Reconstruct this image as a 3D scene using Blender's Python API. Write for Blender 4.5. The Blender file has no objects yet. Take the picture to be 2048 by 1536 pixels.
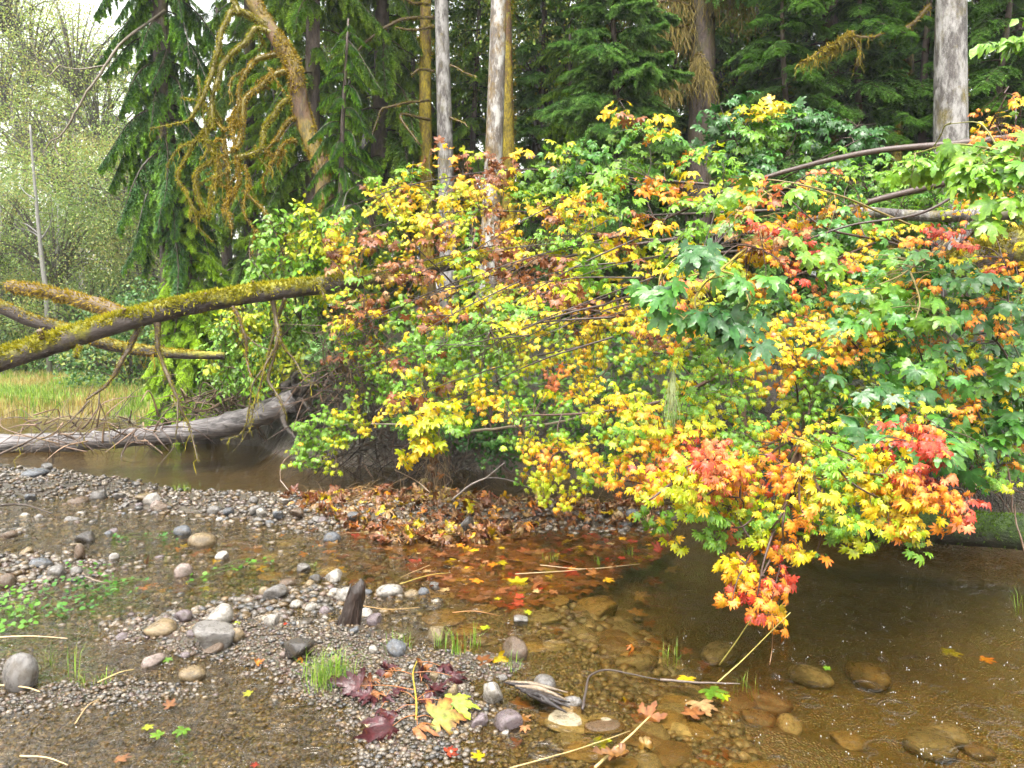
import bpy, math, random
import numpy as np
from mathutils import Matrix, Vector

random.seed(7)
RNG = np.random.default_rng(11)
R = math.radians
scene = bpy.context.scene
COL = scene.collection

# ------------------------------------------------------------------ camera, sky, sun, exposure
CAM_H, F, PITCH = 1.6, 1490.0, R(2.6)
cam_d = bpy.data.cameras.new('camera')
cam = bpy.data.objects.new('camera', cam_d)
COL.objects.link(cam)
cam.location = (0, 0, CAM_H)
cam.rotation_euler = (math.pi / 2 - PITCH, 0, 0)
cam_d.sensor_width = 36.0
cam_d.lens = F / 2048 * 36.0
cam_d.clip_start = 0.05
cam_d.clip_end = 3000
scene.camera = cam

SUN_EL, SUN_AZ = R(68), R(200)          # a veiled sun behind the photographer
world = bpy.data.worlds.new('World')
scene.world = world
world.use_nodes = True
wn, wl = world.node_tree.nodes, world.node_tree.links
wn.clear()
sky = wn.new('ShaderNodeTexSky')
sky.sky_type = 'NISHITA'
sky.sun_disc = False
sky.sun_elevation = SUN_EL
sky.sun_rotation = SUN_AZ
sky.air_density = 3.0
sky.dust_density = 6.0
sky.ozone_density = 1.0
hs = wn.new('ShaderNodeHueSaturation')
hs.inputs['Saturation'].default_value = 0.22     # cloud cover takes the blue out
bg = wn.new('ShaderNodeBackground')
bg.inputs['Strength'].default_value = 0.15
wo = wn.new('ShaderNodeOutputWorld')
wl.new(sky.outputs[0], hs.inputs['Color'])
wl.new(hs.outputs[0], bg.inputs[0])
wl.new(bg.outputs[0], wo.inputs[0])

sun_d = bpy.data.lights.new('sun', 'SUN')
sun_d.energy = 0.5
sun_d.angle = R(35)
sun_d.color = (1.0, 0.97, 0.92)
sun = bpy.data.objects.new('sun', sun_d)
COL.objects.link(sun)
sd = Vector((math.sin(SUN_AZ) * math.cos(SUN_EL), math.cos(SUN_AZ) * math.cos(SUN_EL), math.sin(SUN_EL)))
sun.rotation_euler = (-sd).to_track_quat('-Z', 'Y').to_euler()
sun.location = (0, -5, 30)

vs = scene.view_settings
vs.view_transform = 'Standard'
vs.look = 'None'
vs.exposure = 2.22
vs.gamma = 1.0
vs.use_curve_mapping = False
scene.cycles.use_denoising = True
scene.cycles.max_bounces = 6
scene.cycles.diffuse_bounces = 2
scene.cycles.glossy_bounces = 2
scene.cycles.use_adaptive_sampling = True
scene.cycles.adaptive_threshold = 0.03
scene.cycles.transmission_bounces = 4
scene.cycles.transparent_max_bounces = 8
scene.cycles.volume_bounces = 0
scene.cycles.caustics_reflective = False
scene.cycles.caustics_refractive = False

# ------------------------------------------------------------------ picking places in the world
SN, CS = math.sin(PITCH), math.cos(PITCH)


def P(px, py, Y):
    """world point seen at photograph pixel (px,py) at the depth Y"""
    u, v = (px - 1024) / F, (768 - py) / F
    d = np.array([u, v * SN + CS, v * CS - SN])
    return np.array([0, 0, CAM_H]) + d * (Y / d[1])


def PA(px, py, Y):
    px, py, Y = map(np.asarray, (px, py, Y))
    u, v = (px - 1024) / F, (768 - py) / F
    dy, dz = v * SN + CS, v * CS - SN
    s = Y / dy
    return np.stack([u * s, Y + 0 * u, CAM_H + dz * s], -1)


def G(px, py, z=0.0):
    u, v = (px - 1024) / F, (768 - py) / F
    d = np.array([u, v * SN + CS, v * CS - SN])
    t = (z - CAM_H) / d[2]
    return np.array([0, 0, CAM_H]) + d * t


# ------------------------------------------------------------------ noise
def _hash(ix, iy, iz, seed):
    h = (ix * 374761393 + iy * 668265263 + iz * 2147483647 + seed * 1274126177).astype(np.int64)
    h = (h ^ (h >> 13)) * 1274126177
    h = h & 0xffffffff
    h = (h ^ (h >> 16)) & 0xffff
    return h / 65535.0


def vnoise(x, y, z=0.0, seed=0):
    x, y, z = np.broadcast_arrays(np.asarray(x, float), np.asarray(y, float), np.asarray(z, float))
    ix, iy, iz = np.floor(x).astype(np.int64), np.floor(y).astype(np.int64), np.floor(z).astype(np.int64)
    fx, fy, fz = x - ix, y - iy, z - iz
    fx, fy, fz = [f * f * (3 - 2 * f) for f in (fx, fy, fz)]
    r = 0
    for a in (0, 1):
        for b in (0, 1):
            for c in (0, 1):
                w = (fx if a else 1 - fx) * (fy if b else 1 - fy) * (fz if c else 1 - fz)
                r = r + w * _hash(ix + a, iy + b, iz + c, seed)
    return r


def fbm(x, y, z=0.0, seed=0, oct=3):
    r, a, s = 0, 0.5, 1.0
    for o in range(oct):
        r = r + a * (vnoise(x * s, y * s, np.asarray(z) * s, seed + o) - 0.5)
        a *= 0.5
        s *= 2.0
    return r


def sstep(x):
    x = np.clip(x, 0, 1)
    return x * x * (3 - 2 * x)


# ------------------------------------------------------------------ mesh building
def make_mesh(name, v, t, c=None, smooth=True):
    me = bpy.data.meshes.new(name)
    v = np.ascontiguousarray(v, dtype=np.float32)
    t = np.ascontiguousarray(t, dtype=np.int32)
    me.vertices.add(len(v))
    me.vertices.foreach_set('co', v.ravel())
    me.loops.add(t.size)
    me.loops.foreach_set('vertex_index', t.ravel())
    me.polygons.add(len(t))
    me.polygons.foreach_set('loop_start', np.arange(0, t.size, 3, dtype=np.int32))
    me.polygons.foreach_set('use_smooth', np.full(len(t), smooth, dtype=bool))
    if c is not None:
        at = me.color_attributes.new('Col', 'FLOAT_COLOR', 'POINT')
        c4 = np.ones((len(v), 4), dtype=np.float32)
        c4[:, :3] = c
        at.data.foreach_set('color', c4.ravel())
    me.update()
    me.validate()
    return me


class MB:
    def __init__(s):
        s.v, s.t, s.c, s.n = [], [], [], 0

    def add(s, v, t, c=(0.5, 0.5, 0.5)):
        v = np.asarray(v, float).reshape(-1, 3)
        if not len(v):
            return
        c = np.asarray(c, float)
        if c.ndim == 1:
            c = np.repeat(c[None], len(v), 0)
        s.v.append(v)
        s.t.append(np.asarray(t, int).reshape(-1, 3) + s.n)
        s.c.append(c)
        s.n += len(v)

    def arrays(s):
        return np.concatenate(s.v), np.concatenate(s.t), np.concatenate(s.c)

    def mesh(s, name, mat, origin=(0, 0, 0), smooth=True):
        v, t, c = s.arrays()
        me = make_mesh(name, v - np.asarray(origin, float), t, c, smooth)
        me.materials.append(mat)
        return me

    def build(s, name, mat, parent=None, smooth=True, origin=None):
        """one mesh object; its vertices were given in world space"""
        if not s.n:
            return None
        po = np.array(world_loc(parent)) if parent is not None else np.zeros(3)
        og = po if origin is None else np.asarray(origin, float)
        o = bpy.data.objects.new(name, s.mesh(name, mat, og, smooth))
        COL.objects.link(o)
        o.parent = parent
        o.location = og - po
        return o


def world_loc(o):
    l = Vector((0, 0, 0))
    while o is not None:
        l = l + o.location
        o = o.parent
    return l


def tag(o, label=None, cat=None, group=None, kind=None):
    if label:
        o['label'] = label
    if cat:
        o['category'] = cat
    if group:
        o['group'] = group
    if kind:
        o['kind'] = kind
    return o


def thing(name, loc, label, cat, group=None):
    o = bpy.data.objects.new(name, None)
    o.empty_display_size = 0.2
    COL.objects.link(o)
    o.location = [float(a) for a in loc]
    return tag(o, label, cat, group)


def inst(name, mesh, M, parent=None, color=None):
    """one more object on shared mesh data, M is its world matrix"""
    o = bpy.data.objects.new(name, mesh)
    COL.objects.link(o)
    if parent is not None:
        o.parent = parent
        M = Matrix.Translation(-world_loc(parent)) @ M
    o.matrix_basis = M
    if color is not None:
        o.color = (*color, 1)
    return o


def unit(a):
    a = np.asarray(a, float)
    return a / (np.linalg.norm(a, axis=-1, keepdims=True) + 1e-9)


def spline(pts, n=8):
    """Catmull-Rom through pts (k x d)"""
    p = np.asarray(pts, float)
    if len(p) < 3:
        t = np.linspace(0, 1, n + 1)[:, None]
        return p[0] * (1 - t) + p[-1] * t
    q = np.concatenate([[2 * p[0] - p[1]], p, [2 * p[-1] - p[-2]]])
    out = []
    t = np.linspace(0, 1, n, endpoint=False)[:, None]
    for i in range(1, len(q) - 2):
        a, b, c, d = q[i - 1], q[i], q[i + 1], q[i + 2]
        out.append(0.5 * (2 * b + (c - a) * t + (2 * a - 5 * b + 4 * c - d) * t ** 2 + (3 * b - a - 3 * c + d) * t ** 3))
    out.append(p[-1:])
    return np.concatenate(out)


def frames(pts):
    T = unit(np.gradient(pts, axis=0))
    n = np.cross(T[0], (0, 0, 1.0))
    if np.linalg.norm(n) < 0.1:
        n = np.cross(T[0], (0, 1.0, 0))
    n = unit(n)
    N = np.empty_like(pts)
    for i in range(len(pts)):
        n = n - T[i] * np.dot(n, T[i])
        n = n / (np.linalg.norm(n) + 1e-9)
        N[i] = n
    return T, N, np.cross(T, N)


def tube(mb, pts, radii, sides=6, col=(0.3, 0.2, 0.1), rough=0.0, seed=0, cap=True):
    pts = np.asarray(pts, float)
    k = len(pts)
    radii = np.asarray(radii, float) * np.ones(k)
    T, N, B = frames(pts)
    a = np.linspace(0, 2 * math.pi, sides, endpoint=False)
    rr = radii[:, None] * np.ones((k, sides))
    if rough:
        s = 1.2 / max(radii.max(), 1e-3)
        q = pts[:, None] + rr[..., None] * (np.cos(a)[None, :, None] * N[:, None] + np.sin(a)[None, :, None] * B[:, None])
        rr = rr * (1 + rough * 2 * fbm(q[..., 0] * s, q[..., 1] * s, q[..., 2] * s * 0.5, seed))
    v = pts[:, None] + rr[..., None] * (np.cos(a)[None, :, None] * N[:, None] + np.sin(a)[None, :, None] * B[:, None])
    v = v.reshape(-1, 3)
    i, j = np.meshgrid(np.arange(k - 1), np.arange(sides), indexing='ij')
    j2 = (j + 1) % sides
    A, Bq, C, D = i * sides + j, i * sides + j2, (i + 1) * sides + j2, (i + 1) * sides + j
    t = np.concatenate([np.stack([A, Bq, C], -1).reshape(-1, 3), np.stack([A, C, D], -1).reshape(-1, 3)])
    if cap:
        v = np.concatenate([v, pts[:1], pts[-1:]])
        s0, s1 = k * sides, k * sides + 1
        jj = np.arange(sides)
        j2 = (jj + 1) % sides
        t = np.concatenate([t, np.stack([np.full(sides, s0), j2, jj], -1),
                            np.stack([np.full(sides, s1), (k - 1) * sides + jj, (k - 1) * sides + j2], -1)])
    c = np.asarray(col, float)
    if c.ndim == 2 and len(c) == k:
        c = np.repeat(c, sides, 0)
        if cap:
            c = np.concatenate([c, c[:1], c[-1:]])
    mb.add(v, t, c)


def stamp(mb, tp, pos, X, Y, Z, sc, c0, c1):
    """copies of a small template (verts, tris, tone) into one mesh"""
    V, T, tone = tp
    K = len(pos)
    if not K:
        return
    sc = np.asarray(sc, float) * np.ones(K)
    v = pos[:, None] + sc[:, None, None] * (V[None, :, 0:1] * X[:, None] + V[None, :, 1:2] * Y[:, None] + V[None, :, 2:3] * Z[:, None])
    t = T[None] + (np.arange(K) * len(V))[:, None, None]
    c = c0[:, None] * (1 - tone)[None, :, None] + c1[:, None] * tone[None, :, None]
    mb.add(v.reshape(-1, 3), t.reshape(-1, 3), c.reshape(-1, 3))


def mat4(pos, X, Y, Z, s):
    m = np.eye(4)
    m[:3, 0], m[:3, 1], m[:3, 2], m[:3, 3] = X * s, Y * s, Z * s, pos
    return Matrix(m.tolist())


def in_poly(x, y, poly):
    inside = np.zeros(len(x), bool)
    n = len(poly)
    for i in range(n):
        x0, y0 = poly[i]
        x1, y1 = poly[(i + 1) % n]
        if y0 == y1:
            continue
        cnd = ((y0 > y) != (y1 > y)) & (x < (x1 - x0) * (y - y0) / (y1 - y0) + x0)
        inside ^= cnd
    return inside


def sample_poly(poly, n, rng=RNG):
    p = np.array(poly, float)
    lo, hi = p.min(0), p.max(0)
    out = []
    cnt = 0
    while cnt < n:
        q = lo + rng.random((n * 2, 2)) * (hi - lo)
        q = q[in_poly(q[:, 0], q[:, 1], poly)]
        out.append(q)
        cnt += len(q)
    return np.concatenate(out)[:n]


# ------------------------------------------------------------------ materials
def new_mat(name):
    m = bpy.data.materials.new(name)
    m.use_nodes = True
    nt = m.node_tree
    nt.nodes.clear()
    out = nt.nodes.new('ShaderNodeOutputMaterial')
    return m, nt, out


def N_(nt, typ, **kw):
    n = nt.nodes.new(typ)
    for k, v in kw.items():
        if k.startswith('i_'):
            n.inputs[k[2:].replace('_', ' ')].default_value = v
        else:
            setattr(n, k, v)
    return n


def mix_col(nt, fac, a, b, blend='MIX'):
    n = nt.nodes.new('ShaderNodeMix')
    n.data_type = 'RGBA'
    n.blend_type = blend
    for s, x in ((n.inputs[0], fac), (n.inputs[6], a), (n.inputs[7], b)):
        if isinstance(x, (int, float)):
            s.default_value = x
        elif isinstance(x, (tuple, list)):
            s.default_value = (*x, 1) if len(x) == 3 else x
        else:
            nt.links.new(x, s)
    return n.outputs[2]


def ramp(nt, src, stops):
    n = nt.nodes.new('ShaderNodeValToRGB')
    el = n.color_ramp.elements
    while len(el) < len(stops):
        el.new(0.5)
    for e, (p, c) in zip(el, stops):
        e.position = p
        e.color = (*c, 1) if not isinstance(c, (int, float)) else (c, c, c, 1)
    nt.links.new(src, n.inputs[0])
    return n.outputs[0]


def obj_coord(nt, scale=(1, 1, 1)):
    tc = N_(nt, 'ShaderNodeTexCoord')
    mp = N_(nt, 'ShaderNodeMapping')
    mp.inputs['Scale'].default_value = scale
    nt.links.new(tc.outputs['Object'], mp.inputs[0])
    return mp.outputs[0]


def noise(nt, vec, scale, detail=4, rough=0.55):
    n = N_(nt, 'ShaderNodeTexNoise')
    n.inputs['Scale'].default_value = scale
    n.inputs['Detail'].default_value = detail
    n.inputs['Roughness'].default_value = rough
    nt.links.new(vec, n.inputs['Vector'])
    return n.outputs[0]


def bump(nt, h, strength, dist):
    b = N_(nt, 'ShaderNodeBump')
    b.inputs['Strength'].default_value = strength
    b.inputs['Distance'].default_value = dist
    nt.links.new(h, b.inputs['Height'])
    return b.outputs[0]


def leaf_mat(name, rough=0.32, trans=0.35, nscale=60, var=0.25, spec=0.5, spots=0.0):
    """leaf blade: its own colour from the leaf, thin enough to let light through, wet"""
    m, nt, out = new_mat(name)
    at = N_(nt, 'ShaderNodeAttribute', attribute_name='Col')
    geo = N_(nt, 'ShaderNodeNewGeometry')
    nz = noise(nt, geo.outputs['Position'], nscale, 3)
    f = ramp(nt, nz, [(0.3, 1 - var), (0.7, 1 + var * 0.4)])
    c = mix_col(nt, 1.0, at.outputs['Color'], f, 'MULTIPLY')
    if spots:                                    # blight spots and browned patches
        n2 = noise(nt, geo.outputs['Position'], nscale * .55, 4, .7)
        c = mix_col(nt, ramp(nt, n2, [(.60, 0.0), (.68, spots)]), c, (.16, .06, .015))
    pb = N_(nt, 'ShaderNodeBsdfPrincipled')
    nt.links.new(c, pb.inputs['Base Color'])
    pb.inputs['Roughness'].default_value = rough
    pb.inputs['Specular IOR Level'].default_value = spec
    nt.links.new(bump(nt, nz, 0.35, 0.01), pb.inputs['Normal'])
    tr = N_(nt, 'ShaderNodeBsdfTranslucent')
    nt.links.new(c, tr.inputs['Color'])
    mx = N_(nt, 'ShaderNodeMixShader')
    mx.inputs[0].default_value = trans
    nt.links.new(pb.outputs[0], mx.inputs[1])
    nt.links.new(tr.outputs[0], mx.inputs[2])
    nt.links.new(mx.outputs[0], out.inputs[0])
    return m


def attr_mat(name, rough=0.6, scale=20, var=0.5, bs=0.5, bd=0.02, spec=0.4, stretch=(1, 1, 1), coat=0.0):
    m, nt, out = new_mat(name)
    at = N_(nt, 'ShaderNodeAttribute', attribute_name='Col')
    vec = obj_coord(nt, stretch)
    nz = noise(nt, vec, scale, 5, 0.65)
    f = ramp(nt, nz, [(0.3, 1 - var), (0.7, 1 + var * 0.5)])
    c = mix_col(nt, 1.0, at.outputs['Color'], f, 'MULTIPLY')
    pb = N_(nt, 'ShaderNodeBsdfPrincipled')
    nt.links.new(c, pb.inputs['Base Color'])
    pb.inputs['Roughness'].default_value = rough
    pb.inputs['Specular IOR Level'].default_value = spec
    pb.inputs['Coat Weight'].default_value = coat
    pb.inputs['Coat Roughness'].default_value = 0.15
    if bs:
        nt.links.new(bump(nt, nz, bs, bd), pb.inputs['Normal'])
    nt.links.new(pb.outputs[0], out.inputs[0])
    return m


def bark_mat(name, a, b, c, pscale=6, stretch=(1, 1, 0.35), lo=0.42, hi=0.58, moss=None, mlo=0.5, top=0.0):
    """bark in two tones with lichen patches and, if asked, a skin of moss"""
    m, nt, out = new_mat(name)
    vec = obj_coord(nt, stretch)
    fine = noise(nt, vec, 38, 6, 0.7)
    c1 = mix_col(nt, ramp(nt, fine, [(0.35, 0.0), (0.65, 1.0)]), a, b)
    big = noise(nt, vec, pscale, 5, 0.7)
    col = mix_col(nt, ramp(nt, big, [(lo, 0.0), (hi, 1.0)]), c1, c)
    if moss:
        v2 = obj_coord(nt, (1, 1, 0.5))
        mb_ = noise(nt, v2, 2.3, 5, 0.7)
        tone = noise(nt, v2, 30, 3)
        mc = mix_col(nt, ramp(nt, tone, [(.38, 0.0), (.62, 1.0)]), moss[0], moss[1])
        mc = mix_col(nt, 1.0, mc, ramp(nt, noise(nt, v2, 7, 4), [(.3, .45), (.7, 1.2)]), 'MULTIPLY')
        if top:                                  # moss keeps to the upper side of a lying log
            sx = N_(nt, 'ShaderNodeSeparateXYZ')
            nt.links.new(N_(nt, 'ShaderNodeNewGeometry').outputs['Normal'], sx.inputs[0])
            ma = N_(nt, 'ShaderNodeMath', operation='MULTIPLY_ADD')
            nt.links.new(sx.outputs[2], ma.inputs[0])
            ma.inputs[1].default_value = top
            nt.links.new(mb_, ma.inputs[2])
            mb_ = ma.outputs[0]
        col = mix_col(nt, ramp(nt, mb_, [(mlo - 0.05, 0.0), (mlo + 0.06, 1.0)]), col, mc)
    pb = N_(nt, 'ShaderNodeBsdfPrincipled')
    nt.links.new(col, pb.inputs['Base Color'])
    pb.inputs['Roughness'].default_value = 0.6
    nt.links.new(bump(nt, fine, 0.8, 0.03), pb.inputs['Normal'])
    nt.links.new(pb.outputs[0], out.inputs[0])
    return m


MAT = {}
MAT['leaf'] = leaf_mat('wet_maple_leaf', 0.27, 0.30, 60, .38, .38, .7)
MAT['gloss_leaf'] = leaf_mat('glossy_bigleaf', 0.25, 0.18, 40, 0.35, 0.42, .3)
MAT['far_leaf'] = leaf_mat('background_leaf', 0.4, 0.4, 8, 0.3)
MAT['dead_leaf'] = leaf_mat('dead_leaf', 0.3, 0.15, 50, 0.5, 0.4, .8)
MAT['needle'] = leaf_mat('conifer_needle', 0.45, 0.25, 5, 0.35, 0.4)
MAT['grass'] = leaf_mat('grass_blade', 0.4, 0.4, 4, 0.35, 0.4)
MAT['moss'] = leaf_mat('moss', 0.7, 0.3, 12, 0.5, 0.2)
MAT['twig'] = attr_mat('wet_twig', 0.4, 60, 0.4, 0.4, 0.005)
MAT['wood'] = attr_mat('weathered_wood', 0.38, 16, 0.85, 1.0, 0.05, stretch=(0.10, 1, 1))
MAT['darkwood'] = attr_mat('wet_dark_wood', 0.3, 45, 0.6, 0.9, 0.012, stretch=(1, 1, 0.25))
MAT['grey_bark'] = bark_mat('grey_alder_bark', (0.04, 0.033, 0.03), (0.11, 0.095, 0.085), (0.30, 0.285, 0.27), 9,
                            moss=((0.15, 0.11, 0.015), (0.08, 0.07, 0.015)), mlo=0.585)
MAT['white_bark'] = bark_mat('pale_alder_bark', (0.07, 0.05, 0.038), (0.18, 0.155, 0.13), (0.44, 0.42, 0.39), 6, lo=0.44, hi=0.56,
                             moss=((0.26, 0.16, 0.02), (0.13, 0.075, 0.02)), mlo=0.525)
MAT['moss_bark'] = bark_mat('mossy_bark', (0.05, 0.03, 0.02), (0.12, 0.07, 0.035), (0.17, 0.08, 0.03), 5,
                            moss=((0.46, 0.34, 0.012), (0.20, 0.15, 0.012)), mlo=0.45)
MAT['lean_bark'] = bark_mat('leaning_tree_bark', (0.035, 0.022, 0.015), (0.09, 0.05, 0.025), (0.13, 0.065, 0.025), 5,
                            moss=((0.24, 0.16, 0.012), (0.11, 0.085, 0.012)), mlo=0.47)
MAT['brown_bark'] = bark_mat('brown_spruce_bark', (0.03, 0.02, 0.016), (0.075, 0.05, 0.04), (0.12, 0.085, 0.07), 7,
                             moss=((0.13, 0.105, 0.02), (0.07, 0.065, 0.015)), mlo=0.55)
MAT['log_bark'] = bark_mat('fallen_log_bark', (0.018, 0.013, 0.011), (0.055, 0.04, 0.033), (0.09, 0.07, 0.06), 6, stretch=(.35, 1, 1),
                           moss=((0.33, 0.29, 0.012), (0.16, 0.165, 0.01)), mlo=0.52, top=.12)
MAT['sunk_bark'] = bark_mat('sunken_log_bark', (0.02, 0.015, 0.01), (0.05, 0.04, 0.03), (0.03, 0.04, 0.015), 6, stretch=(.35, 1, 1),
                            moss=((0.06, 0.11, 0.01), (0.03, 0.06, 0.01)), mlo=0.52, top=.15)


def stone_mat(name, use_attr):
    m, nt, out = new_mat(name)
    if use_attr:
        src = N_(nt, 'ShaderNodeAttribute', attribute_name='Col').outputs['Color']
        vec = N_(nt, 'ShaderNodeNewGeometry').outputs['Position']
        sc = 60
    else:
        src = N_(nt, 'ShaderNodeObjectInfo').outputs['Color']
        vec = obj_coord(nt)
        sc = 2.6
    n1 = noise(nt, vec, sc, 5, 0.7)
    n2 = noise(nt, vec, sc * 9, 3, 0.7)
    c = mix_col(nt, 1.0, src, ramp(nt, n1, [(0.3, 0.55), (0.7, 1.25)]), 'MULTIPLY')
    c = mix_col(nt, ramp(nt, n2, [(0.58, 0.0), (0.75, 0.45)]), c, (0.25, 0.225, 0.195))
    n3 = noise(nt, vec, sc * .6, 3, .6)
    c = mix_col(nt, ramp(nt, n3, [(.5, 0.0), (.62, .6)]), c, (.05, .036, .018))      # silt stains
    pb = N_(nt, 'ShaderNodeBsdfPrincipled')
    nt.links.new(c, pb.inputs['Base Color'])
    nt.links.new(ramp(nt, n1, [(0.35, 0.14), (0.65, 0.45)]), pb.inputs['Roughness'])
    pb.inputs['Specular IOR Level'].default_value = 0.55
    nt.links.new(bump(nt, n2, 0.35, 0.05 if not use_attr else 0.004), pb.inputs['Normal'])
    nt.links.new(pb.outputs[0], out.inputs[0])
    return m


MAT['stone'] = stone_mat('wet_stone', False)
MAT['gravel'] = stone_mat('wet_gravel', True)


def ground_material():
    m, nt, out = new_mat('riverbed_and_forest_floor')
    at = N_(nt, 'ShaderNodeAttribute', attribute_name='Col')
    pos = N_(nt, 'ShaderNodeNewGeometry').outputs['Position']
    n1 = noise(nt, pos, 3, 5, 0.7)
    n2 = noise(nt, pos, 45, 4, 0.7)
    vo = N_(nt, 'ShaderNodeTexVoronoi')
    vo.inputs['Scale'].default_value = 70
    nt.links.new(pos, vo.inputs['Vector'])
    c = mix_col(nt, 1.0, at.outputs['Color'], ramp(nt, n1, [(0.3, 0.7), (0.7, 1.2)]), 'MULTIPLY')
    c = mix_col(nt, 1.0, c, ramp(nt, n2, [(0.3, 0.6), (0.7, 1.35)]), 'MULTIPLY')
    c = mix_col(nt, 0.35, c, mix_col(nt, 1.0, c, vo.outputs['Color'], 'MULTIPLY'))
    pb = N_(nt, 'ShaderNodeBsdfPrincipled')
    nt.links.new(c, pb.inputs['Base Color'])
    pb.inputs['Roughness'].default_value = 0.28
    nt.links.new(bump(nt, vo.outputs['Distance'], 0.8, 0.02), pb.inputs['Normal'])
    nt.links.new(pb.outputs[0], out.inputs[0])
    return m


MAT['ground'] = ground_material()


def water_material():
    m, nt, out = new_mat('clear_brown_creek_water')
    pos = N_(nt, 'ShaderNodeNewGeometry').outputs['Position']

    def mth(op, a, b=None):
        n = N_(nt, 'ShaderNodeMath', operation=op)
        for i, x in enumerate((a, b)):
            if x is None:
                continue
            if isinstance(x, (int, float)):
                n.inputs[i].default_value = x
            else:
                nt.links.new(x, n.inputs[i])
        return n.outputs[0]

    hs_ = []
    for k, (sc, amp) in enumerate(((3.2, 1.0), (5.5, 0.8), (9.0, 0.6))):      # rings left by raindrops
        mp = N_(nt, 'ShaderNodeMapping')
        mp.inputs['Location'].default_value = (k * 3.7, k * 1.9, 0)
        nt.links.new(pos, mp.inputs[0])
        vo = N_(nt, 'ShaderNodeTexVoronoi')
        vo.voronoi_dimensions = '2D'
        vo.inputs['Scale'].default_value = sc
        nt.links.new(mp.outputs[0], vo.inputs['Vector'])
        sp = N_(nt, 'ShaderNodeSeparateColor')
        nt.links.new(vo.outputs['Color'], sp.inputs[0])
        r0 = mth('MULTIPLY', sp.outputs[0], 0.42)
        d = mth('SUBTRACT', vo.outputs['Distance'], r0)
        env = mth('POWER', 2.718, mth('MULTIPLY', mth('MULTIPLY', d, d), -260.0))
        ring = mth('MULTIPLY', mth('SINE', mth('MULTIPLY', d, 95.0)), env)
        ring = mth('MULTIPLY', ring, mth('SUBTRACT', 1.0, mth('MULTIPLY', sp.outputs[0], 0.7)))
        hs_.append(mth('MULTIPLY', ring, amp * 0.0055 * 3.2 / sc * 1.6))
    n1 = mth('MULTIPLY', noise(nt, pos, 9, 3, 0.6), 0.022)
    n2 = mth('MULTIPLY', noise(nt, pos, 42, 2, 0.6), 0.0085)
    h = mth('ADD', mth('ADD', hs_[0], hs_[1]), mth('ADD', hs_[2], mth('ADD', n1, n2)))
    # the riffle over the bar is choppy, the pool and the back channel run smooth
    xyz = N_(nt, 'ShaderNodeSeparateXYZ')
    nt.links.new(pos, xyz.inputs[0])

    def smooth(src, a0, a1, v0, v1):
        n = N_(nt, 'ShaderNodeMapRange', interpolation_type='SMOOTHSTEP')
        nt.links.new(src, n.inputs[0])
        for i_, v_ in enumerate((a0, a1, v0, v1)):
            n.inputs[i_ + 1].default_value = v_
        return n.outputs[0]
    patch = smooth(noise(nt, pos, .9, 3), .38, .62, .55, 1.25)
    chop = mth('MULTIPLY', mth('MULTIPLY', smooth(xyz.outputs[0], -.9, .7, 1.35, .36), smooth(xyz.outputs[1], 6.5, 9.0, 1.0, .45)), patch)
    h = mth('MULTIPLY', h, chop)
    b = N_(nt, 'ShaderNodeBump')
    b.inputs['Strength'].default_value = 1.0
    b.inputs['Distance'].default_value = 1.0
    nt.links.new(h, b.inputs['Height'])
    fr = N_(nt, 'ShaderNodeFresnel')
    fr.inputs['IOR'].default_value = 1.5
    nt.links.new(b.outputs[0], fr.inputs['Normal'])
    gl = N_(nt, 'ShaderNodeBsdfGlossy')
    gl.inputs['Roughness'].default_value = 0.04
    nt.links.new(b.outputs[0], gl.inputs['Normal'])
    tr = N_(nt, 'ShaderNodeBsdfTransparent')
    tr.inputs['Color'].default_value = (0.92, 0.80, 0.50, 1)
    df = N_(nt, 'ShaderNodeBsdfDiffuse')
    df.inputs['Color'].default_value = (0.10, 0.064, 0.015, 1)
    body = N_(nt, 'ShaderNodeMixShader')
    body.inputs[0].default_value = 0.05
    nt.links.new(tr.outputs[0], body.inputs[1])
    nt.links.new(df.outputs[0], body.inputs[2])
    mx = N_(nt, 'ShaderNodeMixShader')
    nt.links.new(fr.outputs[0], mx.inputs[0])
    nt.links.new(body.outputs[0], mx.inputs[1])
    nt.links.new(gl.outputs[0], mx.inputs[2])
    nt.links.new(mx.outputs[0], out.inputs[0])
    return m


MAT['water'] = water_material()


def drop_material():
    m, nt, out = new_mat('splashing_raindrop')
    pb = N_(nt, 'ShaderNodeBsdfPrincipled')
    pb.inputs['Base Color'].default_value = (0.8, 0.82, 0.84, 1)
    pb.inputs['Roughness'].default_value = 0.08
    tr = N_(nt, 'ShaderNodeBsdfTransparent')
    mx = N_(nt, 'ShaderNodeMixShader')
    mx.inputs[0].default_value = 0.5
    nt.links.new(pb.outputs[0], mx.inputs[1])
    nt.links.new(tr.outputs[0], mx.inputs[2])
    nt.links.new(mx.outputs[0], out.inputs[0])
    return m


MAT['drop'] = drop_material()

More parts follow.
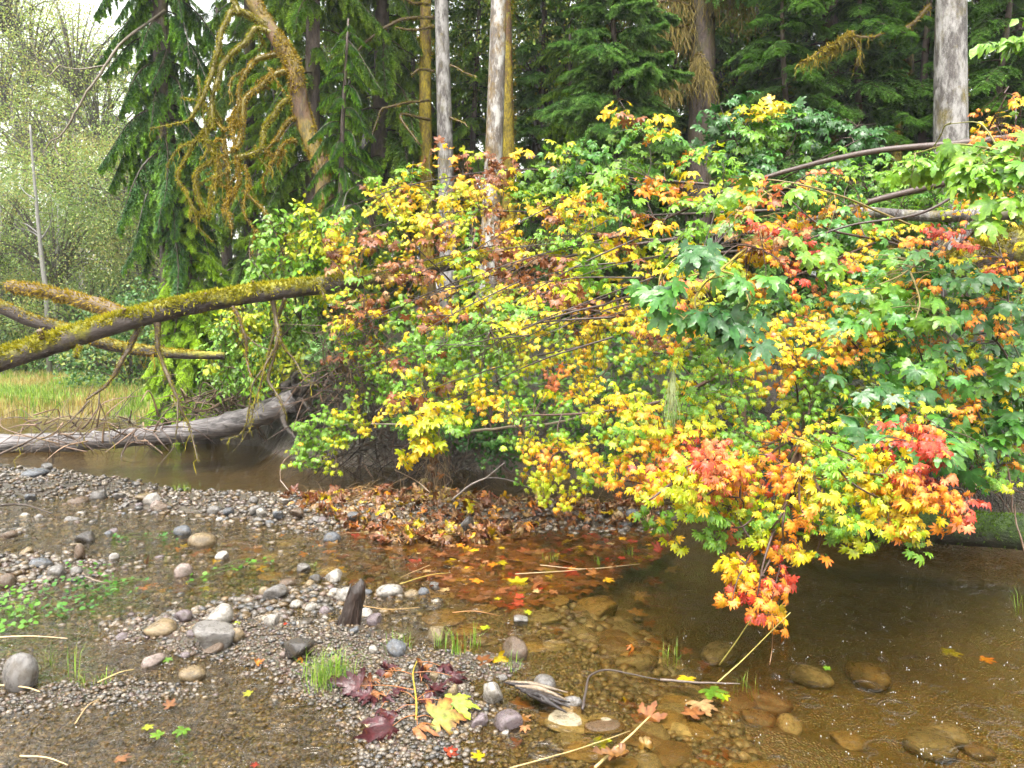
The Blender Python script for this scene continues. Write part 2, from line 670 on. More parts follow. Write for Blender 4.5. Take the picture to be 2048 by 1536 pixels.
# ------------------------------------------------------------------ terrain
BANK_X = [-200, -40, -9, -7.6, -6.4, -4.2, -3.4, -2.5, 0, 2, 4, 6, 12, 200]
BANK_Y = [19, 17.5, 17.2, 15.2, 13.0, 12.4, 11.0, 10.4, 9.6, 8.6, 6.9, 6.0, 5.0, 3.0]
EDGE_Y = [0, 2.5, 2.85, 3.2, 3.7, 4.8, 6.0, 6.6, 7.3, 9]
EDGE_X = [.5, .6, .75, .95, .35, .1, .7, 1.3, 1.7, 1.9]
FAR_X = [-60, -12, -7.4, -5.8, -4, -2.6, -1.8, -0.13, 1.6, 6]
FAR_Y = [10.8, 10.8, 10.8, 9.7, 8.6, 8.4, 8.3, 7.9, 7.6, 7.4]
BUMPS = [  # x, y, rx, ry, height: what stands out of the shallow water
    (-2.5, 7.7, 1.0, .5, .11), (-1.2, 7.25, 1.2, .5, .13), (.1, 7.15, .9, .42, .12), (1.1, 7.15, .8, .4, .09),
    (-5.2, 8.8, 1.4, .7, .10), (-7.5, 9.5, 2.0, .9, .10), (-3.4, 7.9, .7, .4, .08),
    (-3.6, 5.3, .8, .45, .08), (-1.7, 4.15, .7, .32, .085), (-1.05, 3.95, .45, .28, .075), (-.55, 3.5, .5, .35, .075), (-.15, 3.75, .35, .2, .05),
    (-1.9, 3.4, .5, .2, .045), (-2.7, 3.5, .4, .3, .05), (-1.25, 4.75, .5, .25, .05), (-.35, 3.05, .4, .3, .045)]


def terrain(x, y):
    x, y = np.asarray(x, float), np.asarray(y, float)
    d = y - np.interp(x, BANK_X, BANK_Y) + 0.5 * fbm(x * 0.8, y * 0.8, 0, 3)
    right = sstep((x + 6.5) / 3.0)
    bank_r = 1.0 * sstep(d / 0.9) + 0.9 * sstep((d - .5) / 3.0) + 0.13 * np.maximum(d - 3, 0)
    bank_r = np.minimum(bank_r, 9)
    bank_l = 0.22 * sstep(d / 0.8) + 0.055 * np.maximum(d, 0)
    bank_l = np.minimum(bank_l, 2.5)
    up = bank_l * (1 - right) + bank_r * right
    up = up + np.where(d > 0, sstep(d / 2) * 0.5 * fbm(x * 0.7, y * 0.7, 0, 9), 0)
    bed = -0.33 * sstep(-d / 0.7)
    e = np.interp(y, EDGE_Y, EDGE_X)
    f = np.interp(x, FAR_X, FAR_Y)
    bar = (1 - sstep((x - e + 0.15) / 1.5)) * (1 - sstep((y - f + .1) / 0.8))
    bed = bed * (1 - bar) + (-0.038) * bar * sstep(-d / 0.7)
    for bx, by, rx, ry, hh in BUMPS:
        bed = bed + .78 * hh * np.exp(-(((x - bx) / rx) ** 2 + ((y - by) / ry) ** 2))
    bed = bed + 0.055 * fbm(x * 2.3, y * 2.3, 0, 21) + 0.026 * fbm(x * 8, y * 8, 0, 25) + .012 * fbm(x * 22, y * 22, 0, 27)
    # right-hand shallows of the pool get back to a little less deep close to the camera
    return np.where(d > 0, np.maximum(up, -0.05) + bed * np.exp(-d * 3), bed)


def ground_col(x, y, h):
    d = y - np.interp(x, BANK_X, BANK_Y)
    right = sstep((x + 6.5) / 2.0)
    n = vnoise(x * 1.3, y * 1.3, 0, 5)[:, None]
    gravel = np.array([.07, .055, .038]) * (1 - n) + np.array([.11, .085, .055]) * n
    silt = np.array([.115, .078, .024])
    floor = np.array([.022, .014, .008]) * (1 - n) + np.array([.018, .022, .007]) * n
    meadow = np.array([.22, .21, .05]) * (1 - n) + np.array([.34, .25, .08]) * n
    w = sstep((-h - 0.05) / 0.2)[:, None]
    c = gravel * (1 - w) + silt * w
    land = floor * right[:, None] + meadow * (1 - right[:, None])
    wl_ = sstep((d - 0.05) / 0.4)[:, None]
    return c * (1 - wl_) + land * wl_


def axis(lo, hi, dense_lo, dense_hi, step, grow=1.16):
    a = list(np.arange(dense_lo, dense_hi, step))
    s, q = step, dense_hi
    while q < hi:
        a.append(q)
        s *= grow
        q += s
    a.append(hi)
    s, q = step, dense_lo
    while q > lo:
        s *= grow
        q -= s
        a.insert(0, max(q, lo))
    return np.unique(np.array(a))


def build_ground():
    xs = axis(-400, 400, -6.5, 5.5, 0.045)
    ys = axis(-300, 500, 2.3, 9.5, 0.045, 1.1)
    X, Y = np.meshgrid(xs, ys)
    x, y = X.ravel(), Y.ravel()
    h = terrain(x, y)
    v = np.stack([x, y, h], -1)
    nx, ny = len(xs), len(ys)
    i, j = np.meshgrid(np.arange(ny - 1), np.arange(nx - 1), indexing='ij')
    a = (i * nx + j).ravel()
    t = np.concatenate([np.stack([a, a + 1, a + nx + 1], -1), np.stack([a, a + nx + 1, a + nx], -1)])
    mb = MB()
    mb.add(v, t, ground_col(x, y, h))
    tag(mb.build('ground', MAT['ground']), 'gravel creek bed, earth bank and meadow of the valley floor', 'ground', kind='structure')
    mb = MB()
    xs = np.linspace(-70, 14, 43)
    ys = np.linspace(-4, 21, 26)
    X, Y = np.meshgrid(xs, ys)
    v = np.stack([X.ravel(), Y.ravel(), 0 * X.ravel()], -1)
    nx, ny = len(xs), len(ys)
    i, j = np.meshgrid(np.arange(ny - 1), np.arange(nx - 1), indexing='ij')
    a = (i * nx + j).ravel()
    t = np.concatenate([np.stack([a, a + 1, a + nx + 1], -1), np.stack([a, a + nx + 1, a + nx], -1)])
    mb.add(v, t)
    tag(mb.build('water', MAT['water']), 'shallow clear brown creek water pocked by rain', 'water', kind='structure')


build_ground()


def TZ(x, y):
    return float(terrain(np.array([x]), np.array([y]))[0])


# ------------------------------------------------------------------ leaf shapes
def maple_leaf(lobes, notch, fold, droop, shoulder=0.7, sw=13, rng=None, jit=0.06, twist=0.0):
    """lobes: (angle from the tip direction in degrees, length). Stalk joins at the origin, tip along +Y."""
    rng = rng or np.random.default_rng(0)
    V, T, tone = [(0, 0, 0)], [], [0.0]

    def pt(a, r, z, t):
        a = R(a)
        V.append((math.sin(a) * r, math.cos(a) * r, z))
        tone.append(t)
        return len(V) - 1

    lobes = sorted(lobes)
    L = [(a + rng.uniform(-3, 3), l * (1 + rng.uniform(-jit, jit) * 2)) for a, l in lobes]
    nt = []
    nt.append(pt(L[0][0] - 32, 0.26 * L[0][1] + .08, fold * 0.3, .5))
    for i in range(len(L) - 1):
        l = min(L[i][1], L[i + 1][1])
        nt.append(pt((L[i][0] + L[i + 1][0]) / 2, l * notch * (1 + rng.uniform(-jit, jit)), fold, .6))
    nt.append(pt(L[-1][0] + 32, 0.26 * L[-1][1] + .08, fold * 0.3, .5))
    for i, (a, l) in enumerate(L):
        m = pt(a, l * 0.5, -fold * 0.25, .25)
        tip = pt(a + rng.uniform(-4, 4), l, -fold * 0.3, 1.0)
        sl = pt(a - sw, l * shoulder, fold * 0.5, .85)
        sr = pt(a + sw, l * shoulder, fold * 0.5, .85)
        n0, n1 = nt[i], nt[i + 1]
        T += [(0, m, n0), (0, n1, m), (n0, m, sl), (sl, m, tip), (m, sr, tip), (m, n1, sr)]
    V = np.array(V)
    r2 = (V[:, 0] ** 2 + (V[:, 1] - 0.2) ** 2)
    V[:, 2] -= droop * r2
    V[:, 2] += twist * V[:, 0] * V[:, 1] + rng.uniform(-.03, .03, len(V))
    V[:, 2] -= V[0, 2]
    T = np.array(T)[:, ::-1]
    # make them wind towards +Z
    e = np.cross(V[T[:, 1]] - V[T[:, 0]], V[T[:, 2]] - V[T[:, 0]])
    flip = e[:, 2] < 0
    T[flip] = T[flip][:, ::-1]
    return V, T, np.array(tone)


VINE_LOBES = [(0, 1.0), (31, .97), (-31, .97), (64, .82), (-64, .82), (102, .56), (-102, .56)]
BIG_LOBES = [(0, 1.0), (43, .93), (-43, .93), (92, .66), (-92, .66)]
_r = np.random.default_rng(3)
VINE = [maple_leaf(VINE_LOBES, .58, .07, d, .78, 10, _r, .09, tw) for d, tw in ((.25, 0), (.4, .1), (.55, -.1), (.8, .05), (.35, -.25), (1.0, .2), (.15, .3), (.65, -.3))]
BIG = [maple_leaf(BIG_LOBES, .42, .07, d, .66, 17, _r, .07, tw) for d, tw in ((.15, 0), (.3, .15), (.45, -.15), (.6, .1))]
CURL = [maple_leaf(BIG_LOBES, .45, .14, d, .66, 16, _r, .18, tw) for d, tw in ((-.5, .3), (.8, -.4), (1.1, .5), (-.8, -.5), (.3, .6))]
FLATL = [maple_leaf(BIG_LOBES, .48, .02, d, .68, 16, _r, .1, 0) for d in (.02, .05, -.04)]


def big_leaf(fold, droop, rng, jit=.08, twist=0.0, crumple=.03):
    V, T, tone = [(0, 0, 0)], [], [0.0]

    def pt(a, r, z, t):
        a = R(a)
        V.append((math.sin(a) * r, math.cos(a) * r, z))
        tone.append(t)
        return len(V) - 1
    L = [(a + rng.uniform(-4, 4), l * (1 + rng.uniform(-jit, jit))) for a, l in sorted([(0, 1.0), (44, .93), (-44, .93), (92, .66), (-92, .66)])]
    nt = [pt(L[0][0] - 34, .3, fold * .3, .5)]
    for i in range(4):
        nt.append(pt((L[i][0] + L[i + 1][0]) / 2, min(L[i][1], L[i + 1][1]) * .44 * (1 + rng.uniform(-jit, jit)), fold, .55))
    nt.append(pt(L[-1][0] + 34, .3, fold * .3, .5))
    for i, (a, l) in enumerate(L):
        m = pt(a, l * .5, -fold * .3, .2)
        m2 = pt(a, l * .74, -fold * .3, .5)
        tip = pt(a + rng.uniform(-4, 4), l, -fold * .3, 1)
        for sg, nn in ((-1, nt[i]), (1, nt[i + 1])):
            s1 = pt(a + sg * 19, l * .70, fold * .6, .85)
            dn = pt(a + sg * 10, l * .70, fold * .3, .7)
            s2 = pt(a + sg * 9.5, l * .86, fold * .3, .95)
            T += [(0, m, nn), (nn, m, s1), (s1, m, dn), (dn, m, m2), (dn, m2, s2), (s2, m2, tip)]
    V = np.array(V)
    V[:, 2] += -droop * (V[:, 0] ** 2 + (V[:, 1] - .2) ** 2) + twist * V[:, 0] * V[:, 1] + rng.uniform(-crumple, crumple, len(V))
    V[:, 2] -= V[0, 2]
    T = np.array(T)
    e = np.cross(V[T[:, 1]] - V[T[:, 0]], V[T[:, 2]] - V[T[:, 0]])
    T[e[:, 2] < 0] = T[e[:, 2] < 0][:, ::-1]
    return V, T, np.array(tone)


BIG = [big_leaf(.07, d, _r, .07, tw) for d, tw in ((.15, 0), (.3, .15), (.45, -.15), (.6, .1))]
CURL = [big_leaf(.15, d, _r, .2, tw, .09) for d, tw in ((-.5, .3), (.9, -.4), (1.3, .5), (-.9, -.5), (.5, .7))]
CURL = [(v * np.array([sx_, 1, 1]), t, c) for (v, t, c), sx_ in zip(CURL, (.8, .6, .75, .5, .9))]
FLATL = [big_leaf(.02, d, _r, .1, 0, .015) for d in (.02, .05, -.04)]


def simple_leaf(w=0.32, fold=0.08, droop=0.25):
    V = np.array([(0, 0, 0), (-w, .38, fold), (w, .38, fold), (0, .42, 0), (-w * .7, .72, fold * .7), (w * .7, .72, fold * .7), (0, 1, 0)], float)
    V[:, 2] -= droop * V[:, 1] ** 2
    T = np.array([(0, 3, 1), (0, 2, 3), (1, 3, 4), (3, 2, 5), (3, 6, 4), (3, 5, 6)])
    return V, T, V[:, 1].copy()


OVAL = [simple_leaf(.34, .06, .2), simple_leaf(.28, .1, .4)]
_a = np.array([(0, 0, 0), (-.35, .5, .05), (.35, .5, .05), (0, 1, -.1)], float)
DIAMOND = (_a, np.array([(0, 2, 1), (1, 2, 3)]), _a[:, 1].copy())
_p = np.array([(-.5, 0, 0), (.5, 0, 0), (0, 0, .8), (0, 1, 0)], float)
STALK = (_p, np.array([(0, 1, 3), (1, 2, 3), (2, 0, 3)]), _p[:, 1].copy())


# ------------------------------------------------------------------ colours of leaves (stalk end, lobe tips)
PAL = {
    'Y': ((.64, .53, .012), (.76, .48, .012)), 'YG': ((.34, .46, .012), (.52, .52, .012)), 'G': ((.10, .25, .02), (.17, .32, .02)),
    'LG': ((.13, .31, .025), (.21, .39, .025)), 'O': ((.74, .36, .02), (.76, .19, .02)), 'R': ((.55, .09, .03), (.45, .025, .02)),
    'C': ((.74, .32, .10), (.72, .13, .06)), 'DG': ((.035, .12, .028), (.05, .15, .03)), 'BR': ((.26, .10, .03), (.20, .06, .02)),
    'T': ((.50, .33, .14), (.42, .22, .08)), 'YO': ((.68, .50, .012), (.76, .32, .015)), 'MG': ((.06, .19, .03), (.09, .25, .03)),
    'MA': ((.075, .018, .02), (.05, .012, .016)), 'GO': ((.34, .38, .015), (.74, .30, .02)), 'OB': ((.34, .15, .04), (.22, .08, .025))}


def pick_cols(keys, n_each, rng, jit=0.16):
    a = np.array([PAL[k][0] for k in keys])
    b = np.array([PAL[k][1] for k in keys])
    j = 1 + rng.uniform(-jit, jit, (len(keys), 1))
    h = 1 + rng.uniform(-jit * .6, jit * .6, (len(keys), 3))
    return np.clip(a * j * h, 0, .9), np.clip(b * j * h, 0, .9)


HUES = ['MA', 'BR', 'OB', 'R', 'T', 'C', 'O', 'YO', 'Y', 'GO', 'YG', 'LG', 'G', 'MG', 'DG']


def zones(zs, default):
    """zs: (px,py,rx,ry,{key:weight}); the nearest covering zone rules"""
    def f(px, py, rng):
        best, bd = default, 1e9
        for zx, zy, rx, ry, w in zs:
            d = ((px - zx) / rx) ** 2 + ((py - zy) / ry) ** 2
            d += rng.uniform(-.3, .3)
            if d < 1 and d < bd:
                best, bd = w, d
        ks = sorted(best, key=HUES.index)
        p = np.cumsum([best[k] for k in ks])
        u = (float(vnoise(px / 62, py / 48, 0, 33)) - .5) * 1.7 + .5 + rng.normal(0, .19)
        return ks[min(int(np.searchsorted(p / p[-1], min(max(u, 0), .9999), 'right')), len(ks) - 1)]
    return f


def idw(ctrl):
    c = np.array(ctrl, float)

    def f(px, py):
        px, py = np.asarray(px, float), np.asarray(py, float)
        d = (px[..., None] - c[:, 0]) ** 2 + (py[..., None] - c[:, 1]) ** 2 + 200
        w = d ** -1.6
        return (w * c[:, 2]).sum(-1) / w.sum(-1)
    return f


DEPTH = idw([(1520, 1240, 3.9), (1400, 950, 4.05), (1650, 1000, 3.95), (1850, 950, 4.1), (1940, 1020, 4.1), (1300, 900, 4.6), (1150, 950, 5.2),
             (1000, 850, 5.9), (1000, 1000, 5.8), (1100, 650, 5.9), (900, 750, 6.8), (700, 600, 8.3), (750, 350, 9.2), (650, 480, 8.8), (1000, 400, 8.2), (1000, 520, 7.4),
             (1300, 300, 7.4), (1500, 500, 5.6), (1380, 620, 4.6), (1900, 300, 5.6), (1700, 400, 6.3), (2040, 250, 4.6), (1900, 600, 5.0), (2000, 850, 4.9),
             (1700, 750, 4.9), (800, 880, 7.0), (650, 880, 8.6), (700, 760, 8.8), (1250, 480, 6.6)])


# ------------------------------------------------------------------ shrubs and leafy branches
def leaf_frames(out, rng, down, face, spread=0.5):
    """axes for leaves: Y towards the tip, Z the upper face"""
    n = len(out)
    y = unit(out * 0.8 + np.array([0, -.15, -down]) + rng.normal(0, spread * .6, (n, 3)))
    z = np.array([0, -face, 1.0]) + rng.normal(0, spread * .7, (n, 3))
    z = unit(z - y * (z * y).sum(1, keepdims=True))
    x = np.cross(y, z)
    return x, y, z


def leafy(name, label, cat, base, mains, poly, nspray, tmpl, size, pal, group=None, depth=DEPTH, thick=0.7, sec=20, per=(3, 5),
          nobj=300, along=None, down=0.7, face=0.75, mat='leaf', spacing=0.06, twigcol=(.065, .035, .025), seed=1, maxlen=1.3, stalk=0.045, lift=0.12, forward=0.0):
    rng = np.random.default_rng(seed)
    root = thing(name, base, label, cat, group)
    tw = MB()
    pts = []
    for pl, r0, r1 in mains:
        q = np.array([P(*p) if len(p) == 3 else np.array(p[1:]) for p in pl])
        s = spline(q, 9)
        s = s + 0.02 * np.stack([fbm(s[:, 2] * 3, s[:, 1] * 3, k * 7.0, seed) for k in range(3)], -1) * 2
        b = MB()
        rad = np.linspace(r0, r1, len(s))
        tube(b, s, rad, 7 if r0 > .012 else 5, np.array(twigcol) * (1.3 if r0 > .02 else 1.0), .12, seed)
        b.build('branch', MAT['twig'], root)
        pts.append(s)
    allp = np.concatenate(pts)

    def tips(n):
        if along:
            lens = np.array([sum(math.dist(f[i], f[i + 1]) for i in range(len(f) - 1)) for f in along])
            k_ = rng.choice(len(along), n, p=lens / lens.sum())
            q = []
            for kk_ in k_:
                f = np.array(along[kk_], float)
                u = rng.random() ** .8 * (len(f) - 1)
                i_ = min(int(u), len(f) - 2)
                q.append(f[i_] + (f[i_ + 1] - f[i_]) * (u - i_) + rng.normal(0, 19, 2))
            q = np.array(q)
        else:
            q = sample_poly(poly, n, rng) + rng.normal(0, 9, (n, 2))
        y = depth(q[:, 0], q[:, 1]) + np.abs(rng.normal(0, thick, n)) - 0.1 - forward
        p = PA(q[:, 0], q[:, 1], y)
        return q, p

    q, tp = tips(sec)
    order = np.argsort(((tp[:, None] - allp[None, ::3]) ** 2).sum(-1).min(1))
    for k in order:
        d = ((allp - tp[k]) ** 2).sum(1)
        a = allp[np.argmin(d)]
        L = math.sqrt(d.min())
        mid = (a + tp[k]) / 2 + np.array([0, 0, lift * L]) + rng.normal(0, .06 * L, 3)
        s = spline([a, mid, tp[k]], 6)
        tube(tw, s, np.linspace(.007, .003, len(s)), 4, twigcol, cap=False)
        allp = np.concatenate([allp, s[2:]])
    q, tp = tips(nspray)
    PO, OUT, KEY, LVL = [], [], [], []
    near = np.array([np.argmin(((allp - p) ** 2).sum(1)) for p in tp])
    for k in range(nspray):
        a, b = allp[near[k]], tp[k]
        dv = b - a
        L = np.linalg.norm(dv) + 1e-6
        if L > maxlen:
            a = b - dv / L * maxlen
            j = np.argmin(((allp - a) ** 2).sum(1))
            a = allp[j] if np.linalg.norm(allp[j] - b) < maxlen * 1.5 else a
            dv = b - a
            L = np.linalg.norm(dv) + 1e-6
        mid = (a + b) / 2 + np.array([0, 0, lift * L]) + rng.normal(0, .08 * L, 3)
        s = spline([a, mid, b], 5)
        tube(tw, s, np.linspace(.0042, .0016, len(s)), 3, np.array(twigcol) * rng.uniform(.7, 1.5), cap=False)
        allp = np.concatenate([allp, s[3:]]) if k % 3 == 0 else allp
        dirn = unit(s[-1] - s[-2])
        side = unit(np.cross(dirn, (0, 0, 1.0)) + 1e-6)
        key = pal(q[k, 0], q[k, 1], rng)
        npair = rng.integers(per[0], per[1] + 1)
        for i in range(npair):
            node = s[-1] - dirn * spacing * i - np.array([0, 0, 0.0])
            if i == 0:
                PO.append(node)
                OUT.append(dirn)
                KEY.append(key)
                LVL.append(1)
            for sg in (-1, 1):
                if rng.random() < .12:
                    continue
                PO.append(node)
                OUT.append(unit(side * sg + dirn * .45))
                KEY.append(key if rng.random() < .84 else pal(q[k, 0] + rng.normal(0, 30), q[k, 1] + rng.normal(0, 30), rng))
                LVL.append(1 - .06 * i)
    PO, OUT, LVL = np.array(PO), np.array(OUT), np.array(LVL)
    n = len(PO)
    x, y, z = leaf_frames(OUT, rng, down, face)
    sdir = unit(OUT + np.array([0, 0, -.15]))
    sl = stalk * rng.uniform(.6, 1.4, n)
    pos = PO + sdir * sl[:, None]
    sc = rng.uniform(size[0], size[1], n) * LVL
    c0, c1 = pick_cols(KEY, n, rng)
    # stalks
    sx = unit(np.cross(sdir, (0, 0.3, 1.0)))
    sz = np.cross(sx, sdir)
    st = STALK[0].copy()
    pv = PO[:, None] + 0.0022 * st[None, :, 0:1] * sx[:, None] + 0.0022 * st[None, :, 2:3] * sz[:, None] + st[None, :, 1:2] * sdir[:, None] * sl[:, None, None]
    tt = STALK[1][None] + (np.arange(n) * 4)[:, None, None]
    tw.add(pv.reshape(-1, 3), tt.reshape(-1, 3), np.repeat(np.clip(c1 * .6, 0, 1), 4, 0))
    tag(tw.build('twigs', MAT['twig'], root), kind='stuff')
    which = rng.integers(0, len(tmpl), n)
    near_first = np.argsort(pos[:, 1])
    single = np.zeros(n, bool)
    single[near_first[:nobj]] = True
    fol = MB()
    for ti in range(len(tmpl)):
        m = (which == ti) & ~single
        stamp(fol, tmpl[ti], pos[m], x[m], y[m], z[m], sc[m], c0[m], c1[m])
    if fol.n:
        tag(fol.build('foliage', MAT[mat], root), kind='stuff')
    pool = {}
    for i in np.where(single)[0]:
        kk = (KEY[i], which[i], int(rng.integers(0, 3)))
        if kk not in pool:
            b = MB()
            stamp(b, tmpl[which[i]], np.zeros((1, 3)), np.eye(3)[0:1], np.eye(3)[1:2], np.eye(3)[2:3], 1.0, c0[i:i + 1], c1[i:i + 1])
            pool[kk] = b.mesh('leaf', MAT[mat])
        inst('leaf', pool[kk], mat4(pos[i], x[i], y[i], z[i], sc[i]), root)
    return root


# ------------------------------------------------------------------ moss
def moss_on(mb, pts, radii, n, length=(.015, .05), cols=((.42, .34, .02), (.22, .23, .02)), up=0.2, hang=0.5, seed=0, width=0.22, patch=None):
    """short moss tufts standing on a limb; up>0 favours its upper side"""
    rng = np.random.default_rng(seed)
    pts = np.asarray(pts, float)
    radii = np.asarray(radii, float) * np.ones(len(pts))
    T, N, B = frames(pts)
    seg = np.linalg.norm(np.diff(pts, axis=0), axis=1)
    w = seg * (radii[1:] + radii[:-1])
    i = rng.choice(len(seg), n, p=w / w.sum())
    f = rng.random(n)[:, None]
    a = rng.random(n) * 2 * math.pi
    c = pts[i] * (1 - f) + pts[i + 1] * f
    r = radii[i] * (1 - f[:, 0]) + radii[i + 1] * f[:, 0]
    nrm = unit(np.cos(a)[:, None] * N[i] + np.sin(a)[:, None] * B[i])
    keep = rng.random(n) < np.clip(.5 + up * nrm[:, 2] * 1.5, 0.04, 1)
    p = c + nrm * r[:, None] * .97
    if patch:
        keep &= vnoise(p[:, 0] * patch, p[:, 1] * patch, p[:, 2] * patch, seed) > .42 - .25 * nrm[:, 2]
    p, nrm, tt = p[keep], nrm[keep], T[i][keep]
    k = len(p)
    if not k:
        return
    y = unit(nrm + rng.normal(0, .55, (k, 3)) + np.array([0, 0, -hang]))
    x = unit(np.cross(y, nrm + rng.normal(0, .5, (k, 3))))
    z = np.cross(x, y)
    L = rng.uniform(length[0], length[1], k)
    u = vnoise(p[:, 0] * 7, p[:, 1] * 7, p[:, 2] * 7, seed + 3)[:, None] * .7 + rng.random((k, 1)) * .3
    col = np.array(cols[0]) * u + np.array(cols[1]) * (1 - u)
    V = np.array([(-width, 0, 0), (width, 0, 0), (0, 1, 0)], float)
    stamp(mb, (V, np.array([(0, 1, 2)]), np.array([0, 0, 1.0])), p, x, y, z, L, col * .8, col * 1.15)


def strands(mb, starts, rng, L=(.1, .5), cols=((.36, .28, .06), (.24, .2, .05)), w=.004, sway=.12):
    """moss and lichen hanging as threads"""
    for p in starts:
        l = rng.uniform(*L)
        k = 5
        q = np.array([p + np.array([0, 0, -l * i / (k - 1)]) for i in range(k)])
        q[1:, :2] += np.cumsum(rng.normal(0, sway * l / k, (k - 1, 2)), 0)
        u = rng.random()
        c = np.array(cols[0]) * u + np.array(cols[1]) * (1 - u)
        side = np.array([w * rng.uniform(.6, 1.5), 0, 0])
        v = np.concatenate([q - side, q + side])
        v[[k - 1, 2 * k - 1]] = q[-1]
        t = []
        for i in range(k - 1):
            t += [(i, i + k, i + k + 1), (i, i + k + 1, i + 1)]
        mb.add(v, t, c)


# ------------------------------------------------------------------ conifer boughs
def bough_mesh(name, L, nsec, seclen, droop, hang, cdark, ctip, seed, needle=.03, nw=.0045, ter=9, flat=True, tipstart=.55, curve=1.6, dead=0.0):
    rng = np.random.default_rng(seed)
    tw, nd = MB(), MB()
    s = np.linspace(0, 1, 12)
    main = np.stack([L * s * (1 - .12 * s), .06 * L * np.sin(s * 3 + seed), -droop * L * s ** curve + .05 * L * np.sin(s * 5)], -1)
    tube(tw, main, np.linspace(.010, .003, 12) * max(L, .8), 4, (.06, .045, .025), cap=False)
    PP, DD, SS = [], [], []
    for k in range(nsec):
        u = .12 + .86 * (k + rng.random() * .6) / nsec
        p0 = np.array([np.interp(u, s, main[:, i]) for i in range(3)])
        t0 = unit(np.array([np.interp(min(u + .05, 1), s, main[:, i]) for i in range(3)]) - np.array([np.interp(u - .05, s, main[:, i]) for i in range(3)]))
        for sg in (-1, 1):
            l = seclen * L * (1.05 - u) ** .7 * rng.uniform(.65, 1.15) * min(1, u * 4)
            side = np.array([-t0[1], t0[0], 0]) * sg
            d0 = unit(t0 * .75 + side * (1.0 if flat else .8) + np.array([0, 0, -hang * .3]) + rng.normal(0, .22, 3))
            m = 6
            q = [p0]
            for i in range(m):
                d0 = unit(d0 + np.array([0, 0, -hang / m * 1.6]) + rng.normal(0, .05, 3))
                q.append(q[-1] + d0 * l / m)
            q = np.array(q)
            tube(tw, q, np.linspace(.005, .0015, m + 1), 3, (.08, .05, .03), cap=False)
            if rng.random() < dead + .06:
                continue
            uu = np.linspace(.08, 1, ter)
            for f in uu:
                pp = np.array([np.interp(f, np.linspace(0, 1, m + 1), q[:, i]) for i in range(3)])
                dd = unit(q[min(int(f * m) + 1, m)] - q[min(int(f * m), m - 1)])
                sd = np.cross(dd, (0, 0, 1.0))
                for g in ((-1, 1) if f < .99 else (0,)):
                    tl = .28 * l * (1.1 - f) * rng.uniform(.6, 1.2) + .03
                    d2 = unit(dd * .8 + sd * g * .9 + np.array([0, 0, -hang * .35]) + rng.normal(0, .12, 3))
                    PP.append((pp, pp + d2 * tl))
                    SS.append(max(u, f * .9) if flat else f)
    A = np.array([p[0] for p in PP])
    Bp = np.array([p[1] for p in PP])
    SS = np.array(SS)
    D = Bp - A
    ln = np.linalg.norm(D, axis=1)
    dn = unit(D)
    nn = 7
    V = np.array([(-.5, 0, 0), (.5, 0, 0), (0, 1, 0)], float)
    tpl = (V, np.array([(0, 1, 2)]), np.array([0, 0, 1.0]))
    for i in range(nn):
        f = (i + .5 + rng.uniform(-.3, .3, len(A))) / nn
        p = A + D * f[:, None]
        for sg in (-1, 1):
            sd = unit(np.cross(dn, np.array([0, 0, 1.0]) + rng.normal(0, .2 if flat else .9, dn.shape)))
            y = unit(dn * .75 + sd * sg * .9 + np.array([0, 0, .05]) + rng.normal(0, .12, dn.shape))
            x = unit(np.cross(y, np.array([0, 0, 1.0]) + rng.normal(0, .3, dn.shape)))
            z = np.cross(x, y)
            nl = np.minimum(needle, ln * .6 + .008) * rng.uniform(.8, 1.3, len(A))
            vv = p[:, None] + V[None, :, 0:1] * x[:, None] * (nw * 2) + V[None, :, 1:2] * y[:, None] * nl[:, None, None]
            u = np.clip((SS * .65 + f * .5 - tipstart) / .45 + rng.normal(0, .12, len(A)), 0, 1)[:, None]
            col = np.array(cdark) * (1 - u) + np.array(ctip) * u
            tt = tpl[1][None] + (np.arange(len(A)) * 3)[:, None, None]
            nd.add(vv.reshape(-1, 3), tt.reshape(-1, 3), np.repeat(col, 3, 0))
    vt, tt, ct = tw.arrays()
    vn, tn, cn = nd.arrays()
    me = make_mesh(name, np.concatenate([vt, vn]), np.concatenate([tt, tn + len(vt)]), np.concatenate([ct, cn]), False)
    me.materials.append(MAT['needle'])
    return me


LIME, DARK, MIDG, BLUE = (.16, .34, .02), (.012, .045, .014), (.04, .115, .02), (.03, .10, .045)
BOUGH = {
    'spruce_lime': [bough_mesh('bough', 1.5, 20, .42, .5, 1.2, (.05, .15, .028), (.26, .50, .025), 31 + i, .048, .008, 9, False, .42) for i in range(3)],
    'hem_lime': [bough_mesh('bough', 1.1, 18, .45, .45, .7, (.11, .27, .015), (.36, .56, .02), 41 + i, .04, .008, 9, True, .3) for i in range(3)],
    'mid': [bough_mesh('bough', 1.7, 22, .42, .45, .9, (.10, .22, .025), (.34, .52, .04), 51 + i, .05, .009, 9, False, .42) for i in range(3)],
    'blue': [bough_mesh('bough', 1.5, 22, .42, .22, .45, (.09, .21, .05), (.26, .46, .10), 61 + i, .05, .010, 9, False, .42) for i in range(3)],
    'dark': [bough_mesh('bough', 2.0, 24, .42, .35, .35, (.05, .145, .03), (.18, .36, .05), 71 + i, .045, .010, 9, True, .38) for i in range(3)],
    'far': [bough_mesh('bough', 2.6, 15, .42, .4, .5, (.09, .19, .03), (.21, .36, .05), 81 + i, .10, .016, 7, True, .5) for i in range(3)],
}


